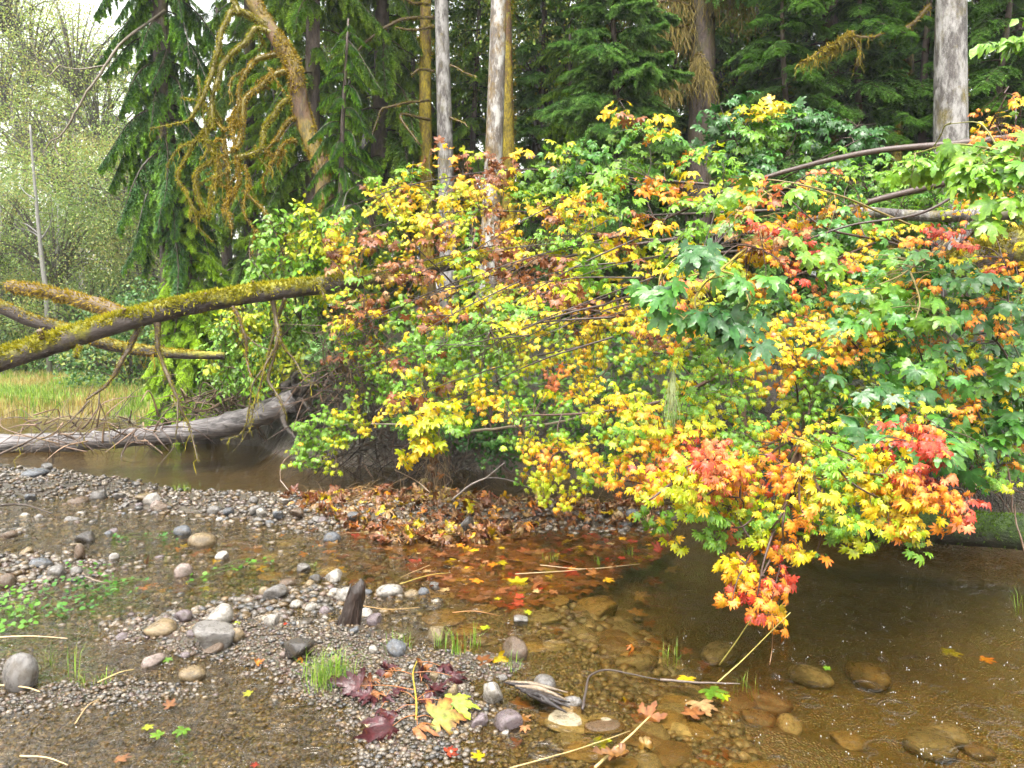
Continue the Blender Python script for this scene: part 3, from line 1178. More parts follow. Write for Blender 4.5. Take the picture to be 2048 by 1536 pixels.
def conifer(name, label, x, y, h, r, kind, z0, n, size, bark='brown_bark', group=None, seed=0, pitch=0.0, top=.25, dead=0, lean=(0, 0), cone=.75):
    rng = np.random.default_rng(seed)
    zb = TZ(x, y) - .1
    root = thing(name, (x, y, zb), label, 'tree', group)
    mb = MB()
    k = 16
    s = np.linspace(0, 1, k)
    pts = np.stack([x + lean[0] * s + .12 * np.sin(s * 4 + seed), y + lean[1] * s + .1 * np.cos(s * 5 + seed), zb + h * s], -1)
    rad = r * (1 - s) ** .8 + .012 + r * .5 * np.exp(-s * h * 2.5)
    tube(mb, pts, rad, 10, (.12, .08, .06), .08, seed)
    mb.build('trunk', MAT[bark], root)
    if dead:
        for i in range(dead):                    # bare lower limbs
            z = rng.uniform(.06, .5)
            p0 = np.array([np.interp(z, s, pts[:, j]) for j in range(3)])
            az = rng.uniform(0, 2 * math.pi)
            l = rng.uniform(.5, 1.6)
            d = np.array([math.cos(az), math.sin(az), -.1])
            q = spline([p0, p0 + d * l * .5 + (0, 0, -.03), p0 + d * l + np.array([0, 0, -.35 * l])], 5)
            b = MB()
            tube(b, q, np.linspace(.016, .004, len(q)), 5, (.12, .09, .06), .1, i)
            moss_on(b, q, np.linspace(.016, .006, len(q)), 160, (.01, .035), ((.28, .24, .04), (.16, .15, .03)), .1, .6, i)
            b.build('dead_branch', MAT['moss'], root)
    az = rng.uniform(0, 6)
    n = int(n * 1.5)
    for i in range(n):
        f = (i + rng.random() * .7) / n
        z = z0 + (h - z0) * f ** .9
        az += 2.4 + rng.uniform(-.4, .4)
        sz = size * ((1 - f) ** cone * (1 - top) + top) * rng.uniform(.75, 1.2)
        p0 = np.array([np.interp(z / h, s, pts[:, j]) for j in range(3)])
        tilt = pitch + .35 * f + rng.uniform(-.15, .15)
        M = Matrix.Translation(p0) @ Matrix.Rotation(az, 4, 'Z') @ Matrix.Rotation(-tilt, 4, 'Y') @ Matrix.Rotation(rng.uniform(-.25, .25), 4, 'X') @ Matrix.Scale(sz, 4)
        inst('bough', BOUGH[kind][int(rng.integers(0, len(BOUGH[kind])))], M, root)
    return root


# ------------------------------------------------------------------ broadleaf background trees
def crown_mesh(name, rx, rz, nclump, nleaf, lsize, cols, seed, tmpl=DIAMOND, hollow=.3):
    rng = np.random.default_rng(seed)
    mb = MB()
    u = unit(rng.normal(0, 1, (nclump, 3))) * (hollow + (1 - hollow) * rng.random((nclump, 1)) ** .6)
    cc = u * np.array([rx, rx, rz])
    cs = rng.uniform(.12, .26, nclump) * rx
    for i in range(nclump):
        q = spline([(0, 0, -rz * .7), cc[i] * .5 + np.array([0, 0, -rz * .15]), cc[i]], 4)
        tube(mb, q, np.linspace(.05, .01, len(q)) * rx / 3, 3, (.12, .10, .08), cap=False)
    k = rng.integers(0, nclump, nleaf)
    p = cc[k] + rng.normal(0, 1, (nleaf, 3)) * cs[k][:, None] * np.array([1, 1, .55])
    out = unit(p - cc[k] + rng.normal(0, .3, (nleaf, 3)))
    x, y, z = leaf_frames(out, rng, .5, .3, .8)
    ck = rng.integers(0, len(cols), nclump)[k]
    ck = np.where(rng.random(nleaf) < .3, rng.integers(0, len(cols), nleaf), ck)
    ca = np.array(cols)[ck] * rng.uniform(.75, 1.2, (nleaf, 1))
    stamp(mb, tmpl, p, x, y, z, lsize * rng.uniform(.6, 1.3, nleaf), ca, ca * 1.15)
    return mb.mesh(name, MAT['far_leaf'], smooth=False)


def broadleaf(name, label, x, y, h, r, bark, crowns, group=None, seed=0, lean=(0, 0), scale=1.0, low=0.0):
    """crowns: (mesh, dx, dy, z)"""
    rng = np.random.default_rng(seed)
    zb = TZ(x, y) - .1
    root = thing(name, (x, y, zb), label, 'tree', group)
    mb = MB()
    s = np.linspace(0, 1, 18)
    pts = np.stack([x + lean[0] * s + .10 * np.sin(s * 5 + seed), y + lean[1] * s, zb + h * s], -1)
    tube(mb, pts, r * (1 - .75 * s) + r * .5 * np.exp(-s * h * 3), 12, (.2, .2, .2), .07, seed)
    mb.build('trunk', MAT[bark], root)
    for me, dx, dy, z in crowns:
        M = Matrix.Translation((x + lean[0] * z / h + dx, y + lean[1] * z / h + dy, zb + z)) @ Matrix.Rotation(rng.uniform(0, 6), 4, 'Z') @ Matrix.Scale(scale, 4)
        inst('crown', me, M, root)
    return root, pts


# ================================================================== THE FAR BANK AND THE FOREST
def X(px, Y):
    return (px - 1024) / F * Y


CROWN = {
    'alder': [crown_mesh('crown', 2.6, 2.2, 60, 7000, .10, [(.15, .27, .03), (.24, .34, .035), (.10, .20, .03), (.32, .33, .05)], 5 + i) for i in range(2)],
    'pale': [crown_mesh('crown', 3.0, 2.6, 70, 13000, .075, [(.20, .30, .06), (.28, .36, .07), (.15, .24, .06), (.32, .30, .08)], 15 + i) for i in range(2)],
    'thin': [crown_mesh('crown', 2.8, 2.4, 70, 6500, .075, [(.22, .32, .06), (.30, .38, .07), (.34, .32, .08)], 17 + i) for i in range(2)],
    'bush': [crown_mesh('crown', 1.4, 1.1, 40, 3800, .10, [(.08, .20, .04), (.13, .27, .04), (.06, .14, .03), (.22, .26, .04)], 25 + i, DIAMOND, .5) for i in range(3)],
}

# trunks that stand out behind the shrubs
tA, ptA = broadleaf('alder_tree', 'grey speckled alder trunk in front of the yellow mossy trunk', X(889, 13.5), 13.5, 16, .165, 'grey_bark',
                    [(CROWN['alder'][0], .5, .5, 12.5), (CROWN['alder'][1], -.8, 1, 14)], seed=2, lean=(.10, 0))
tB, ptB = broadleaf('mossy_alder_tree', 'alder trunk wrapped all over in yellow moss behind the grey trunk', X(868, 14.8), 14.8, 16, .15, 'moss_bark',
                    [(CROWN['alder'][1], 0, .5, 13)], seed=4, lean=(-.25, 0))
tC, ptC = broadleaf('pale_alder_tree', 'white barked alder trunk with moss on one side, beside a rust-coloured trunk', X(974, 12.8), 12.8, 16, .175, 'white_bark',
                    [(CROWN['alder'][0], .3, 0, 12.5)], seed=6, lean=(.30, 0))
tD, ptD = broadleaf('rusty_alder_tree', 'rust and yellow mossy trunk close behind the white alder', X(1008, 14.3), 14.3, 16, .15, 'moss_bark',
                    [(CROWN['alder'][1], 0, 0, 13.5)], seed=8, lean=(.2, .2))
tE, ptE = broadleaf('large_alder_tree', 'stout pale grey trunk beside the dark hemlocks with rusty moss down its edge', X(1912, 10.2), 10.2, 15, .24, 'grey_bark',
                    [(CROWN['alder'][0], 0, 1.0, 12)], seed=10, lean=(-.36, 0))
MAT_WB = MAT['grey_bark']
broadleaf('slender_alder_tree', 'thin pale trunk between the moss-hung spruce and the hemlocks', X(1497, 17), 17, 17, .1, 'white_bark', [(CROWN['alder'][1], 0, 0, 14)], seed=12)
broadleaf('slender_alder_tree', 'thin dull trunk behind the drooping conifer beside the mossy leaning tree', X(728, 18), 18, 17, .13, 'grey_bark', [(CROWN['alder'][0], 0, 0, 14)], seed=13)
broadleaf('dark_trunk_tree', 'dark bare trunk rising behind the blue-green spruce', X(1113, 17.5), 17.5, 17, .17, 'brown_bark', [(CROWN['alder'][1], .5, 0, 14.5)], seed=14, lean=(.2, 0))

# limbs with moss on those trunks
def mossy_limb(root, pl, r0, r1, nm, seed, cols=((.42, .34, .02), (.24, .22, .02)), length=(.015, .05), hang=.5, name='mossy_branch', bark=(.12, .08, .04), strand=0):
    q = np.array([P(*p) for p in pl])
    s = spline(q, 7)
    rad = np.linspace(r0, r1, len(s))
    b = MB()
    s = s + .35 * np.stack([fbm(s[:, 0] * 4, s[:, 2] * 4, k_ * 9.0, seed) for k_ in range(3)], -1) * min(.25, np.linalg.norm(s[-1] - s[0]) * .35) * np.sin(np.linspace(0, math.pi, len(s)))[:, None]
    tube(b, s, rad * (1 + .5 * (vnoise(np.arange(len(s)) * .7, seed) - .5)), 7, bark, .3, seed)
    o = b.build(name, MAT['twig'], root)
    m = MB()
    if nm:
        moss_on(m, s, rad, nm, length, cols, .15, hang, seed)
    if strand:
        rng = np.random.default_rng(seed)
        ii = rng.integers(0, len(s), strand)
        strands(m, s[ii] + rng.normal(0, .01, (strand, 3)), rng, (.05, .28) if strand < 100 else (.15, .75), cols, .0026 if strand < 100 else .0045, .5)
    if m.n:
        tag(m.build('moss', MAT['moss'], o), kind='stuff')
    return s, rad


for pts_, tr_, n_, up_, hh in ((ptB, tB, 9000, 0, 9), (ptD, tD, 5000, 0, 9)):
    m = MB()
    moss_on(m, pts_[2:12], np.full(10, .155), n_, (.02, .06), ((.45, .34, .02), (.28, .20, .03)), 0, .6, 5, patch=1.2)
    tag(m.build('moss', MAT['moss'], tr_), kind='stuff')
m = MB()
moss_on(m, ptC[5:12] + np.array([.06, 0, 0]), np.full(7, .13), 1800, (.02, .06), ((.36, .25, .03), (.25, .15, .03)), 0, .6, 6, patch=2.0)
tag(m.build('moss', MAT['moss'], tC), kind='stuff')
m = MB()
moss_on(m, ptE[2:12] + np.array([.13, 0.05, 0]), np.full(10, .115), 3500, (.02, .05), ((.36, .20, .03), (.22, .13, .03)), 0, .6, 7, patch=1.5)
tag(m.build('moss', MAT['moss'], tE), kind='stuff')
YM = ((.42, .34, .02), (.24, .22, .02))
mossy_limb(tB, [(868, 35, 14.6), (800, 40, 14.3), (750, 70, 14), (700, 120, 13.8), (680, 160, 13.7)], .035, .012, 900, 1)
mossy_limb(tB, [(868, 52, 14.6), (830, 60, 14.2), (790, 55, 14)], .03, .015, 500, 2)
mossy_limb(tB, [(860, 10, 14.6), (820, 5, 14.2), (780, -20, 14)], .03, .02, 500, 3)
mossy_limb(tB, [(868, 143, 14.6), (840, 140, 14.4), (822, 150, 14.3)], .03, .02, 350, 4)
mossy_limb(tB, [(860, 200, 14.6), (820, 205, 14.3), (780, 215, 14), (760, 225, 13.9), (740, 280, 13.8)], .03, .012, 700, 5)
mossy_limb(tB, [(860, 240, 14.6), (800, 230, 14.2), (840, 290, 14.0)], .03, .015, 500, 6)
mossy_limb(tA, [(900, 130, 13.4), (930, 145, 13.2), (955, 155, 13)], .018, .008, 160, 7)
mossy_limb(tA, [(900, 235, 13.4), (925, 245, 13.2), (935, 255, 13.1)], .018, .008, 160, 8)

# the leaning mossy tree with its curving arms
base = np.array([X(690, 11.8), 11.8, 0])
base[2] = TZ(base[0], base[1]) - .1
lean_tree = thing('leaning_mossy_tree', base, 'crooked leaning tree whose curving bare arms are coated in orange moss', 'tree')
tr = [tuple(P(*p)) for p in [(440, -260, 12.2), (470, -90, 12.2), (515, 20, 12.2), (560, 85, 12.1), (592, 150, 12), (600, 210, 12), (618, 270, 12), (648, 345, 11.9), (652, 410, 11.8), (690, 490, 11.8), (700, 580, 11.8)]]
tr = np.array(tr + [tuple(base)])
s = spline(tr, 6)
rad = np.interp(np.linspace(0, 1, len(s)), [0, .3, .6, 1], [.09, .13, .13, .16])
b = MB()
tube(b, s, rad, 14, (.2, .12, .06), .3, 3)
b.build('trunk', MAT['lean_bark'], lean_tree)
m = MB()
moss_on(m, s, rad, 30000, (.02, .07), ((.42, .32, .015), (.24, .15, .015)), .05, .5, 3, patch=2.2)
tag(m.build('moss', MAT['moss'], lean_tree), kind='stuff')
OM = ((.46, .31, .02), (.26, .18, .02))
GM = ((.42, .36, .015), (.20, .20, .015))
ARMS = [
    ([(545, 60, 12.1), (500, 30, 12), (470, 38, 11.9), (445, 75, 11.8), (425, 140, 11.7), (400, 190, 11.6), (380, 240, 11.6)], .06, .02, 1200, GM),
    ([(480, 30, 11.9), (460, -30, 12), (470, -90, 12.1)], .05, .03, 400, GM),
    ([(560, 75, 12.1), (515, 65, 12), (485, 85, 11.9), (462, 130, 11.8), (440, 175, 11.7), (427, 215, 11.7), (425, 260, 11.6)], .055, .022, 1200, GM),
    ([(565, 105, 12.1), (525, 110, 12), (500, 135, 11.9), (480, 180, 11.8), (468, 230, 11.7), (455, 260, 11.7), (425, 235, 11.7)], .045, .015, 1000, OM),
    ([(590, 145, 12), (545, 142, 11.9), (520, 165, 11.8), (500, 220, 11.7), (485, 270, 11.7), (470, 300, 11.6)], .05, .03, 1200, OM),
    ([(605, 205, 12), (565, 215, 11.9), (535, 250, 11.8), (510, 290, 11.7), (480, 315, 11.6)], .05, .03, 1200, GM),
    ([(615, 240, 12), (580, 245, 11.9), (550, 275, 11.8), (530, 300, 11.7)], .03, .012, 500, OM),
    ([(475, 312, 11.6), (478, 340, 11.6), (466, 380, 11.6), (455, 410, 11.6)], .035, .015, 700, OM),
    ([(425, 230, 11.7), (422, 280, 11.7), (430, 310, 11.6), (410, 350, 11.6), (402, 390, 11.6), (412, 430, 11.6)], .045, .02, 1500, YM),
    ([(424, 300, 11.6), (436, 350, 11.6), (428, 390, 11.6), (418, 440, 11.6)], .03, .012, 800, YM),
    ([(425, 240, 11.7), (385, 290, 11.7), (368, 350, 11.7), (372, 400, 11.6), (395, 430, 11.6)], .028, .01, 800, YM),
    ([(430, 280, 11.6), (445, 310, 11.6), (440, 370, 11.6), (445, 420, 11.5)], .022, .01, 500, OM),
    ([(640, 380, 11.9), (610, 470, 11.7), (550, 480, 11.6), (520, 440, 11.6), (485, 380, 11.6)], .035, .015, 700, OM),
    ([(480, 210, 11.7), (462, 240, 11.7), (470, 300, 11.6)], .02, .012, 300, OM),
    ([(488, 330, 11.6), (500, 370, 11.6), (490, 410, 11.6), (510, 460, 11.6)], .02, .008, 300, OM),
    ([(395, 150, 11.6), (405, 200, 11.6), (415, 280, 11.6)], .015, .006, 120, GM),
    ([(592, 280, 11.9), (570, 300, 11.8), (540, 330, 11.7)], .03, .012, 400, OM),
]
_ra = np.random.default_rng(55)
for _pl, _r0, _r1, _nm, _cc in list(ARMS):                       # crooked side twigs
    for _k in range(3):
        _p = np.array(_pl[int(_ra.integers(1, len(_pl)))], float)
        _d = np.array([_ra.normal(-8, 22), _ra.uniform(5, 55), _ra.normal(0, .1)])
        ARMS.append(([tuple(_p), tuple(_p + _d * .5 + np.array([_ra.normal(0, 9), _ra.normal(0, 6), 0])), tuple(_p + _d * np.array([1.1, _ra.uniform(.6, 1.3), 1]))], .014, .005, 130, _cc))
for i, (pl, r0, r1, nm, cc) in enumerate(ARMS):
    pl = [(a + _ra.normal(0, 9), b_ + _ra.normal(0, 8), c_) if 0 < k_ < len(pl) - 1 else (a, b_, c_) for k_, (a, b_, c_) in enumerate(pl)]
    mossy_limb(lean_tree, pl, r0 * .85, r1 * 1.2, int(nm * 3.6), 40 + i, cc, (.014, .048), .5, 'mossy_arm', (.15, .12, .015), strand=6)

# conifers, near ones
conifer('spruce_tree', 'tall drooping spruce with fresh lime tips beside the hazy gap', X(335, 13.4), 13.4, 17, .2, 'spruce_lime', 3.7, 105, 1.0, seed=1, pitch=-.4, top=.5)
conifer('hemlock_sapling', 'small bright yellow-green hemlock drooping behind the fallen mossy trunk', X(395, 13.2), 13.2, 4.4, .05, 'hem_lime', .5, 44, 1.05, seed=2, pitch=-.35, top=.3)
conifer('hemlock_sapling', 'short bright hemlock sapling in front of the taller yellow-green one', X(350, 12.9), 12.9, 2.6, .035, 'hem_lime', .3, 22, .8, seed=3, pitch=-.35, top=.3)
conifer('drooping_conifer', 'drooping mid green conifer behind the crooked mossy tree', X(640, 13.6), 13.6, 15, .17, 'mid', .6, 66, 1.05, seed=4, pitch=-.35, top=.5, dead=6)
conifer('drooping_conifer', 'drooping mid green conifer beside the yellow mossy trunk', X(765, 15.2), 15.2, 16, .19, 'mid', 1.0, 60, 1.2, seed=5, pitch=-.35, top=.5, dead=10)
conifer('blue_green_spruce', 'bushy blue-green spruce between the white alder and the moss-hung trunk', X(1215, 12.6), 12.6, 6.6, .09, 'blue', .9, 60, 1.15, seed=6, pitch=.0, top=.35, dead=4)
conifer('moss_hung_spruce', 'brown spruce trunk hung with long straw-coloured moss beside the blue-green spruce', X(1385, 13.8), 13.8, 17, .27, 'blue', 4.6, 22, 1.1, seed=7, pitch=-.1, top=.6)
conifer('dark_hemlock', 'dark layered hemlock behind the long mossy hanging limb', X(1640, 13.6), 13.6, 16, .17, 'dark', 1.2, 60, 1.15, seed=8, pitch=-.12, top=.55, dead=6)
conifer('dark_hemlock', 'dark hemlock directly behind the stout grey trunk', X(1800, 15.4), 15.4, 17, .2, 'dark', 1.2, 54, 1.2, seed=9, pitch=-.12, top=.55, bark='moss_bark')
conifer('dark_hemlock', 'dark hemlock at the edge of the wood past the stout grey trunk', X(2040, 13.2), 13.2, 16, .18, 'dark', 1.5, 44, 1.1, seed=10, pitch=-.12, top=.55)
conifer('dark_hemlock', 'dark hemlock behind the thin pale trunk', X(1520, 18), 18, 18, .2, 'dark', 1.5, 50, 1.3, seed=11, pitch=-.1, top=.5)
conifer('hemlock_sapling', 'feathery light green conifer growing hard against the crooked mossy tree', X(700, 11.4), 11.4, 5.6, .06, 'spruce_lime', .8, 44, .62, seed=15, pitch=-.3, top=.35)
conifer('drooping_conifer', 'green conifer behind the leaning mossy tree arms', X(500, 16.5), 16.5, 16, .18, 'mid', 1.0, 56, 1.2, seed=12, pitch=-.35, top=.5)

for i, (px, Y, h, k, sz, lb) in enumerate([(955, 16.2, 8.5, 'mid', .95, 'young green conifer between the grey and white alder trunks'), (1075, 15.6, 8, 'blue', 1.0, 'young blue-green conifer beside the rust-coloured trunk'), (1330, 15.0, 9, 'blue', 1.0, 'young blue-green conifer close to the moss-hung trunk'),
                                           (1455, 15.4, 7.5, 'mid', .95, 'young green conifer below the thin pale trunk'), (1570, 12.6, 6, 'dark', .8, 'young dark hemlock behind the dark green maple sapling'), (1720, 12.9, 7, 'dark', .85, 'young dark hemlock under the long mossy limb'),
                                           (1850, 13.0, 8, 'dark', .8, 'young dark hemlock brushing the stout grey trunk'), (1985, 11.8, 6.5, 'dark', .8, 'young dark hemlock just past the stout grey trunk'), (820, 17, 9, 'mid', .95, 'young green conifer behind the yellow mossy trunk'),
                                           (560, 14.5, 7, 'hem_lime', 1.1, 'light green young conifer behind the curving mossy arms'), (1150, 14.2, 5.5, 'mid', .85, 'low green conifer under the dark bare trunk')]):
    conifer('young_conifer', lb, X(px, Y), Y, h, .08, k, .5, 40, sz, seed=500 + i, pitch=-.15, top=.3, group='young conifers among the trunks')

# the forest wall further back
FW = [(930, 20, 12.5, 'far', 'between the grey and white alder trunks'), (1060, 23, 15, 'far', 'behind the rust-coloured trunk'), (1180, 19.5, 10.5, 'far', 'behind the blue-green spruce'),
      (1300, 24, 14, 'far', 'behind the moss-hung spruce, standing deep in the wood'), (1440, 22, 16, 'far', 'deep in the wood past the moss-hung spruce'), (1600, 23, 11, 'far', 'deep behind the layered hemlock'),
      (1730, 19.5, 14, 'far', 'between the layered hemlock and the stout grey trunk'), (1880, 21, 12, 'far', 'deep behind the stout grey trunk'), (2020, 18.5, 15, 'far', 'at the end of the wood past the stout trunk'),
      (2150, 15, 16, 'far', 'at the rim of the wood over the pool'), (820, 22, 13, 'far', 'behind the yellow mossy trunk, deep in the wood'), (690, 21, 10.5, 'far', 'behind the thin dull trunk'),
      (570, 24, 13.5, 'far', 'deep behind the leaning mossy tree'), (450, 22, 12, 'far', 'behind the tall drooping spruce'), (1120, 30, 14.5, 'far', 'highest in the wood behind the dark bare trunk'),
      (1520, 29, 13.5, 'far', 'highest in the wood behind the thin pale trunk'), (1800, 30, 17, 'far', 'highest in the wood behind the hemlocks')]
for i, (px, Y, h, k, wh) in enumerate(FW):
    conifer('background_conifer', 'dark tall conifer ' + wh, X(px, Y), Y, h, .2, k, .8, 30, 1.0, seed=100 + i, pitch=-.1, top=.4, group='dark conifers of the wood behind')

# leafy understory trees between the trunks
UND = [(1075, 16, 'alder', 8.2, 'leafy alder top between the rusty trunk and the dark trunk'), (900, 18, 'alder', 5.2, 'leafy young alder between the grey and white trunks'),
       (965, 19.5, 'alder', 9.0, 'leafy alder top high between the grey and white trunks'), (1150, 18.5, 'alder', 5.6, 'leafy alder low behind the blue-green spruce'), (1290, 20, 'alder', 6.0, 'leafy alder deep between the two spruces'),
       (1420, 19, 'alder', 9.0, 'leafy alder top deep past the moss-hung trunk'), (1700, 18, 'alder', 6.0, 'leafy alder glimpsed through the dark hemlocks'), (1960, 17, 'alder', 7.5, 'leafy alder past the stout grey trunk'), (700, 19, 'alder', 8.0, 'leafy alder behind the feathery light green conifer'),
       (1310, 17, 'alder', 9.5, 'leafy alder top behind the blue-green spruce'), (1470, 15.5, 'alder', 5.0, 'young alder below the thin pale trunk')]
for i, (px, Y, k, z, lb) in enumerate(UND):
    broadleaf('young_alder', lb, X(px, Y), Y, z + .5, .07, 'grey_bark', [(CROWN[k][i % 2], 0, 0, z - .4), (CROWN[k][(i + 1) % 2], .3, .4, z - 2.6)], seed=60 + i, scale=.8)

# hazy trees beyond the meadow
FL = [(-70, 34, 9.5, 'pale', 'pale broadleaf tree at the outer end of the hazy meadow edge', 1.15), (40, 42, 21, 'thin', 'tall thin-leaved hazy tree rising behind the thin white snag', 1.5),
      (165, 34, 15, 'thin', 'hazy yellow-green tree between the white snag and the drooping spruce', 1.2), (265, 27, 8, 'pale', 'rounded olive tree close beside the drooping spruce', 1.05),
      (120, 26, 6, 'pale', 'low pale tree at the foot of the white snag', .9), (5, 27, 6.5, 'pale', 'pale bushy tree at the meadow edge away from the snag', .95), (330, 25, 7.5, 'pale', 'olive tree behind the bright hemlock sapling', .9)]
for i, (px, Y, h, k, lb, sc_) in enumerate(FL):
    x = X(px, Y)
    broadleaf('hazy_tree', lb, x, Y, h, .16, 'grey_bark', [(CROWN[k][0], 0, 0, h - 1.2), (CROWN[k][1], .9, .3, h - 3.6), (CROWN[k][0], -.9, .5, h - 5.6), (CROWN[k][1], .4, .5, h - 8)][:4 if h > 14 else 3 if h > 9 else 2],
              seed=200 + i, scale=sc_, group='hazy trees beyond the meadow')
for i, (px, Y, h, lb) in enumerate([(60, 56, 26, 'hazy conifer rising beyond the tall thin-leaved tree'), (150, 47, 20, 'hazy conifer behind the thin white snag'), (235, 40, 17, 'hazy conifer behind the olive tree'),
                                    (-60, 50, 20, 'hazy conifer at the outer end of the far trees'), (330, 36, 21, 'hazy conifer just behind the drooping spruce')]):
    conifer('hazy_conifer', lb, X(px, Y), Y, h, .3, 'far', 3, 34, 1.5, seed=300 + i, pitch=-.15, top=.3, group='hazy conifers beyond the meadow')
BU = [(20, 27.5, 'shrub at the meadow edge next to the water'), (110, 28.5, 'dark shrub at the foot of the white snag'), (190, 27, 'dark shrub between the snag and the hemlock sapling'), (270, 25, 'shrub behind the crossing mossy limbs'),
      (-60, 27, 'shrub at the outer end of the meadow'), (60, 31, 'taller shrub behind the white snag'), (230, 30, 'taller shrub under the olive tree'), (330, 21, 'shrub close behind the hemlock sapling')]
for i, (px, Y, lb) in enumerate(BU):
    x = X(px, Y)
    zb = TZ(x, Y)
    root = thing('meadow_shrub', (x, Y, zb), 'dull green ' + lb.replace('dark ', ''), 'shrub', 'shrubs along the meadow edge')
    for k in range(3):
        inst('crown', CROWN['bush'][(i + k) % 3], Matrix.Translation((x + (k - 1) * .9, Y + .3 * k, zb + .9 + .9 * (k == 1))) @ Matrix.Rotation(i * 1.7 + k, 4, 'Z') @ Matrix.Scale(1.15, 4), root)
# thin white snag
sx, sy = X(88, 24), 24.0
zb = TZ(sx, sy)
snag = thing('white_snag', (sx, sy, zb), 'thin bare white trunk standing before the hazy trees', 'tree')
s = spline([P(95, 600, 24), P(84, 520, 24), P(76, 440, 24), P(68, 350, 24), P(60, 250, 24)], 6)
s[0, 2] = zb - .1
b = MB()
tube(b, s, np.linspace(.085, .03, len(s)), 8, (.22, .21, .195), .06, 1)
b.build('trunk', MAT['twig'], snag)
for pl in ([(82, 480, 24), (100, 450, 24), (106, 415, 23.9)], [(80, 470, 24), (55, 450, 24), (40, 445, 24)], [(72, 400, 24), (50, 385, 24), (40, 370, 24.2)], [(80, 475, 24), (60, 462, 24), (30, 455, 23.7)]):
    b = MB()
    tube(b, spline([P(*p) for p in pl], 5), np.linspace(.03, .008, 11), 5, (.18, .17, .16))
    b.build('branch', MAT['twig'], snag)

# hanging moss on the moss-hung spruce and the long limb in front of the hemlock
rng = np.random.default_rng(5)
host = bpy.data.objects['moss_hung_spruce']
for i, pl in enumerate([[(1390, 20, 13.7), (1340, 0, 13.2), (1270, 20, 12.9), (1215, 50, 12.7)], [(1395, 60, 13.7), (1340, 50, 13.3), (1300, 75, 13)], [(1385, 130, 13.6), (1400, 110, 13.2), (1420, 150, 13.1)],
                        [(1375, -20, 13.7), (1440, -10, 13.4), (1500, 10, 13.2)], [(1385, 150, 13.6), (1340, 150, 13.3), (1310, 170, 13.1)]]):
    mossy_limb(host, pl, .03, .01, 700, 70 + i, ((.34, .26, .06), (.22, .17, .06)), (.02, .08), .9, 'mossy_branch', strand=170)
hem = bpy.data.objects['dark_hemlock']
LM = ((.42, .32, .03), (.27, .21, .03))
mossy_limb(hem, [(1860, 10, 12.6), (1815, 55, 12.2), (1770, 65, 12), (1730, 75, 11.9), (1700, 68, 11.8)], .035, .022, 1100, 90, LM, strand=20)
mossy_limb(hem, [(1705, 65, 11.8), (1680, 80, 11.7), (1640, 105, 11.6), (1595, 130, 11.6)], .03, .006, 1300, 91, LM, (.03, .09), .8, strand=70)
mossy_limb(hem, [(1700, 72, 11.8), (1720, 95, 11.7), (1712, 130, 11.7)], .015, .005, 300, 92, LM, (.02, .05), .8, strand=20)
mossy_limb(hem, [(1690, 75, 11.8), (1660, 105, 11.7), (1630, 120, 11.6)], .012, .004, 400, 93, LM, (.02, .07), .8, strand=40)
# mossy stumps in the dark
for px, py, Y, h, r, lb in ((1788, 300, 12.2, .5, .10, 'short moss-covered stump under the dark hemlocks'), (1660, 310, 13, .5, .1, 'low mossy stump behind the dark green saplings')):
    q = P(px, py, Y)
    zb = TZ(q[0], q[1])
    st = thing('mossy_stump', (q[0], q[1], zb), lb, 'stump')
    s = np.array([[q[0], q[1], zb - .1], [q[0] + .02, q[1], (zb + q[2]) / 2], [q[0] + .04, q[1], q[2]], [q[0] + .07, q[1], q[2] + h]])
    s = spline(s, 5)
    b = MB()
    tube(b, s, np.linspace(r * 1.4, r * .35, len(s)), 10, (.1, .07, .04), .35, 1)
    b.build('trunk', MAT['moss_bark'], st)
    m = MB()
    moss_on(m, s, np.linspace(r * 1.4, r * .4, len(s)), 4000, (.02, .07), ((.22, .20, .02), (.10, .11, .015)), .1, .5, 4)
    tag(m.build('moss', MAT['moss'], st), kind='stuff')

# bare alder bough reaching into the hazy gap
bb = thing('bare_alder_bough', P(200, 150, 12.6), 'crooked bare bough reaching from the drooping spruce over the hazy gap', 'branch')
for i, (pl, r0, r1) in enumerate([([(330, 20, 13.2), (240, 90, 12.8), (196, 152, 12.6), (160, 210, 12.5), (125, 268, 12.4), (100, 285, 12.4), (84, 310, 12.4)], .026, .008), ([(118, 272, 12.4), (108, 255, 12.4), (90, 240, 12.4)], .012, .004),
                                  ([(112, 280, 12.4), (112, 300, 12.4), (126, 322, 12.3)], .012, .004), ([(215, 130, 12.7), (150, 140, 12.5), (120, 130, 12.5)], .014, .006), ([(120, 130, 12.5), (90, 150, 12.4), (60, 80, 12.4)], .01, .004)]):
    mossy_limb(bb, pl, r0, r1, 60, 110 + i, GM, (.008, .02), .4, 'branch', (.16, .13, .09))

# ================================================================== LOGS
def log_thing(name, label, pl, radii, mat, col, nm, seed, rough=.1, cols=((.36, .33, .02), (.2, .2, .015)), up=.5, patch=2.0, sides=18, n=9, length=(.012, .04)):
    q = np.array([P(*p) for p in pl])
    s = spline(q, n)
    rad = np.interp(np.linspace(0, 1, len(s)), np.linspace(0, 1, len(radii)), radii)
    root = thing(name, q[len(q) // 2], label, 'log')
    b = MB()
    tube(b, s, rad, sides, col, rough, seed)
    o = b.build('trunk', MAT[mat], root)
    if nm:
        m = MB()
        moss_on(m, s, rad, nm, length, cols, up, .2, seed, patch=patch)
        tag(m.build('moss', MAT['moss'], o), kind='stuff')
    return root, s, rad


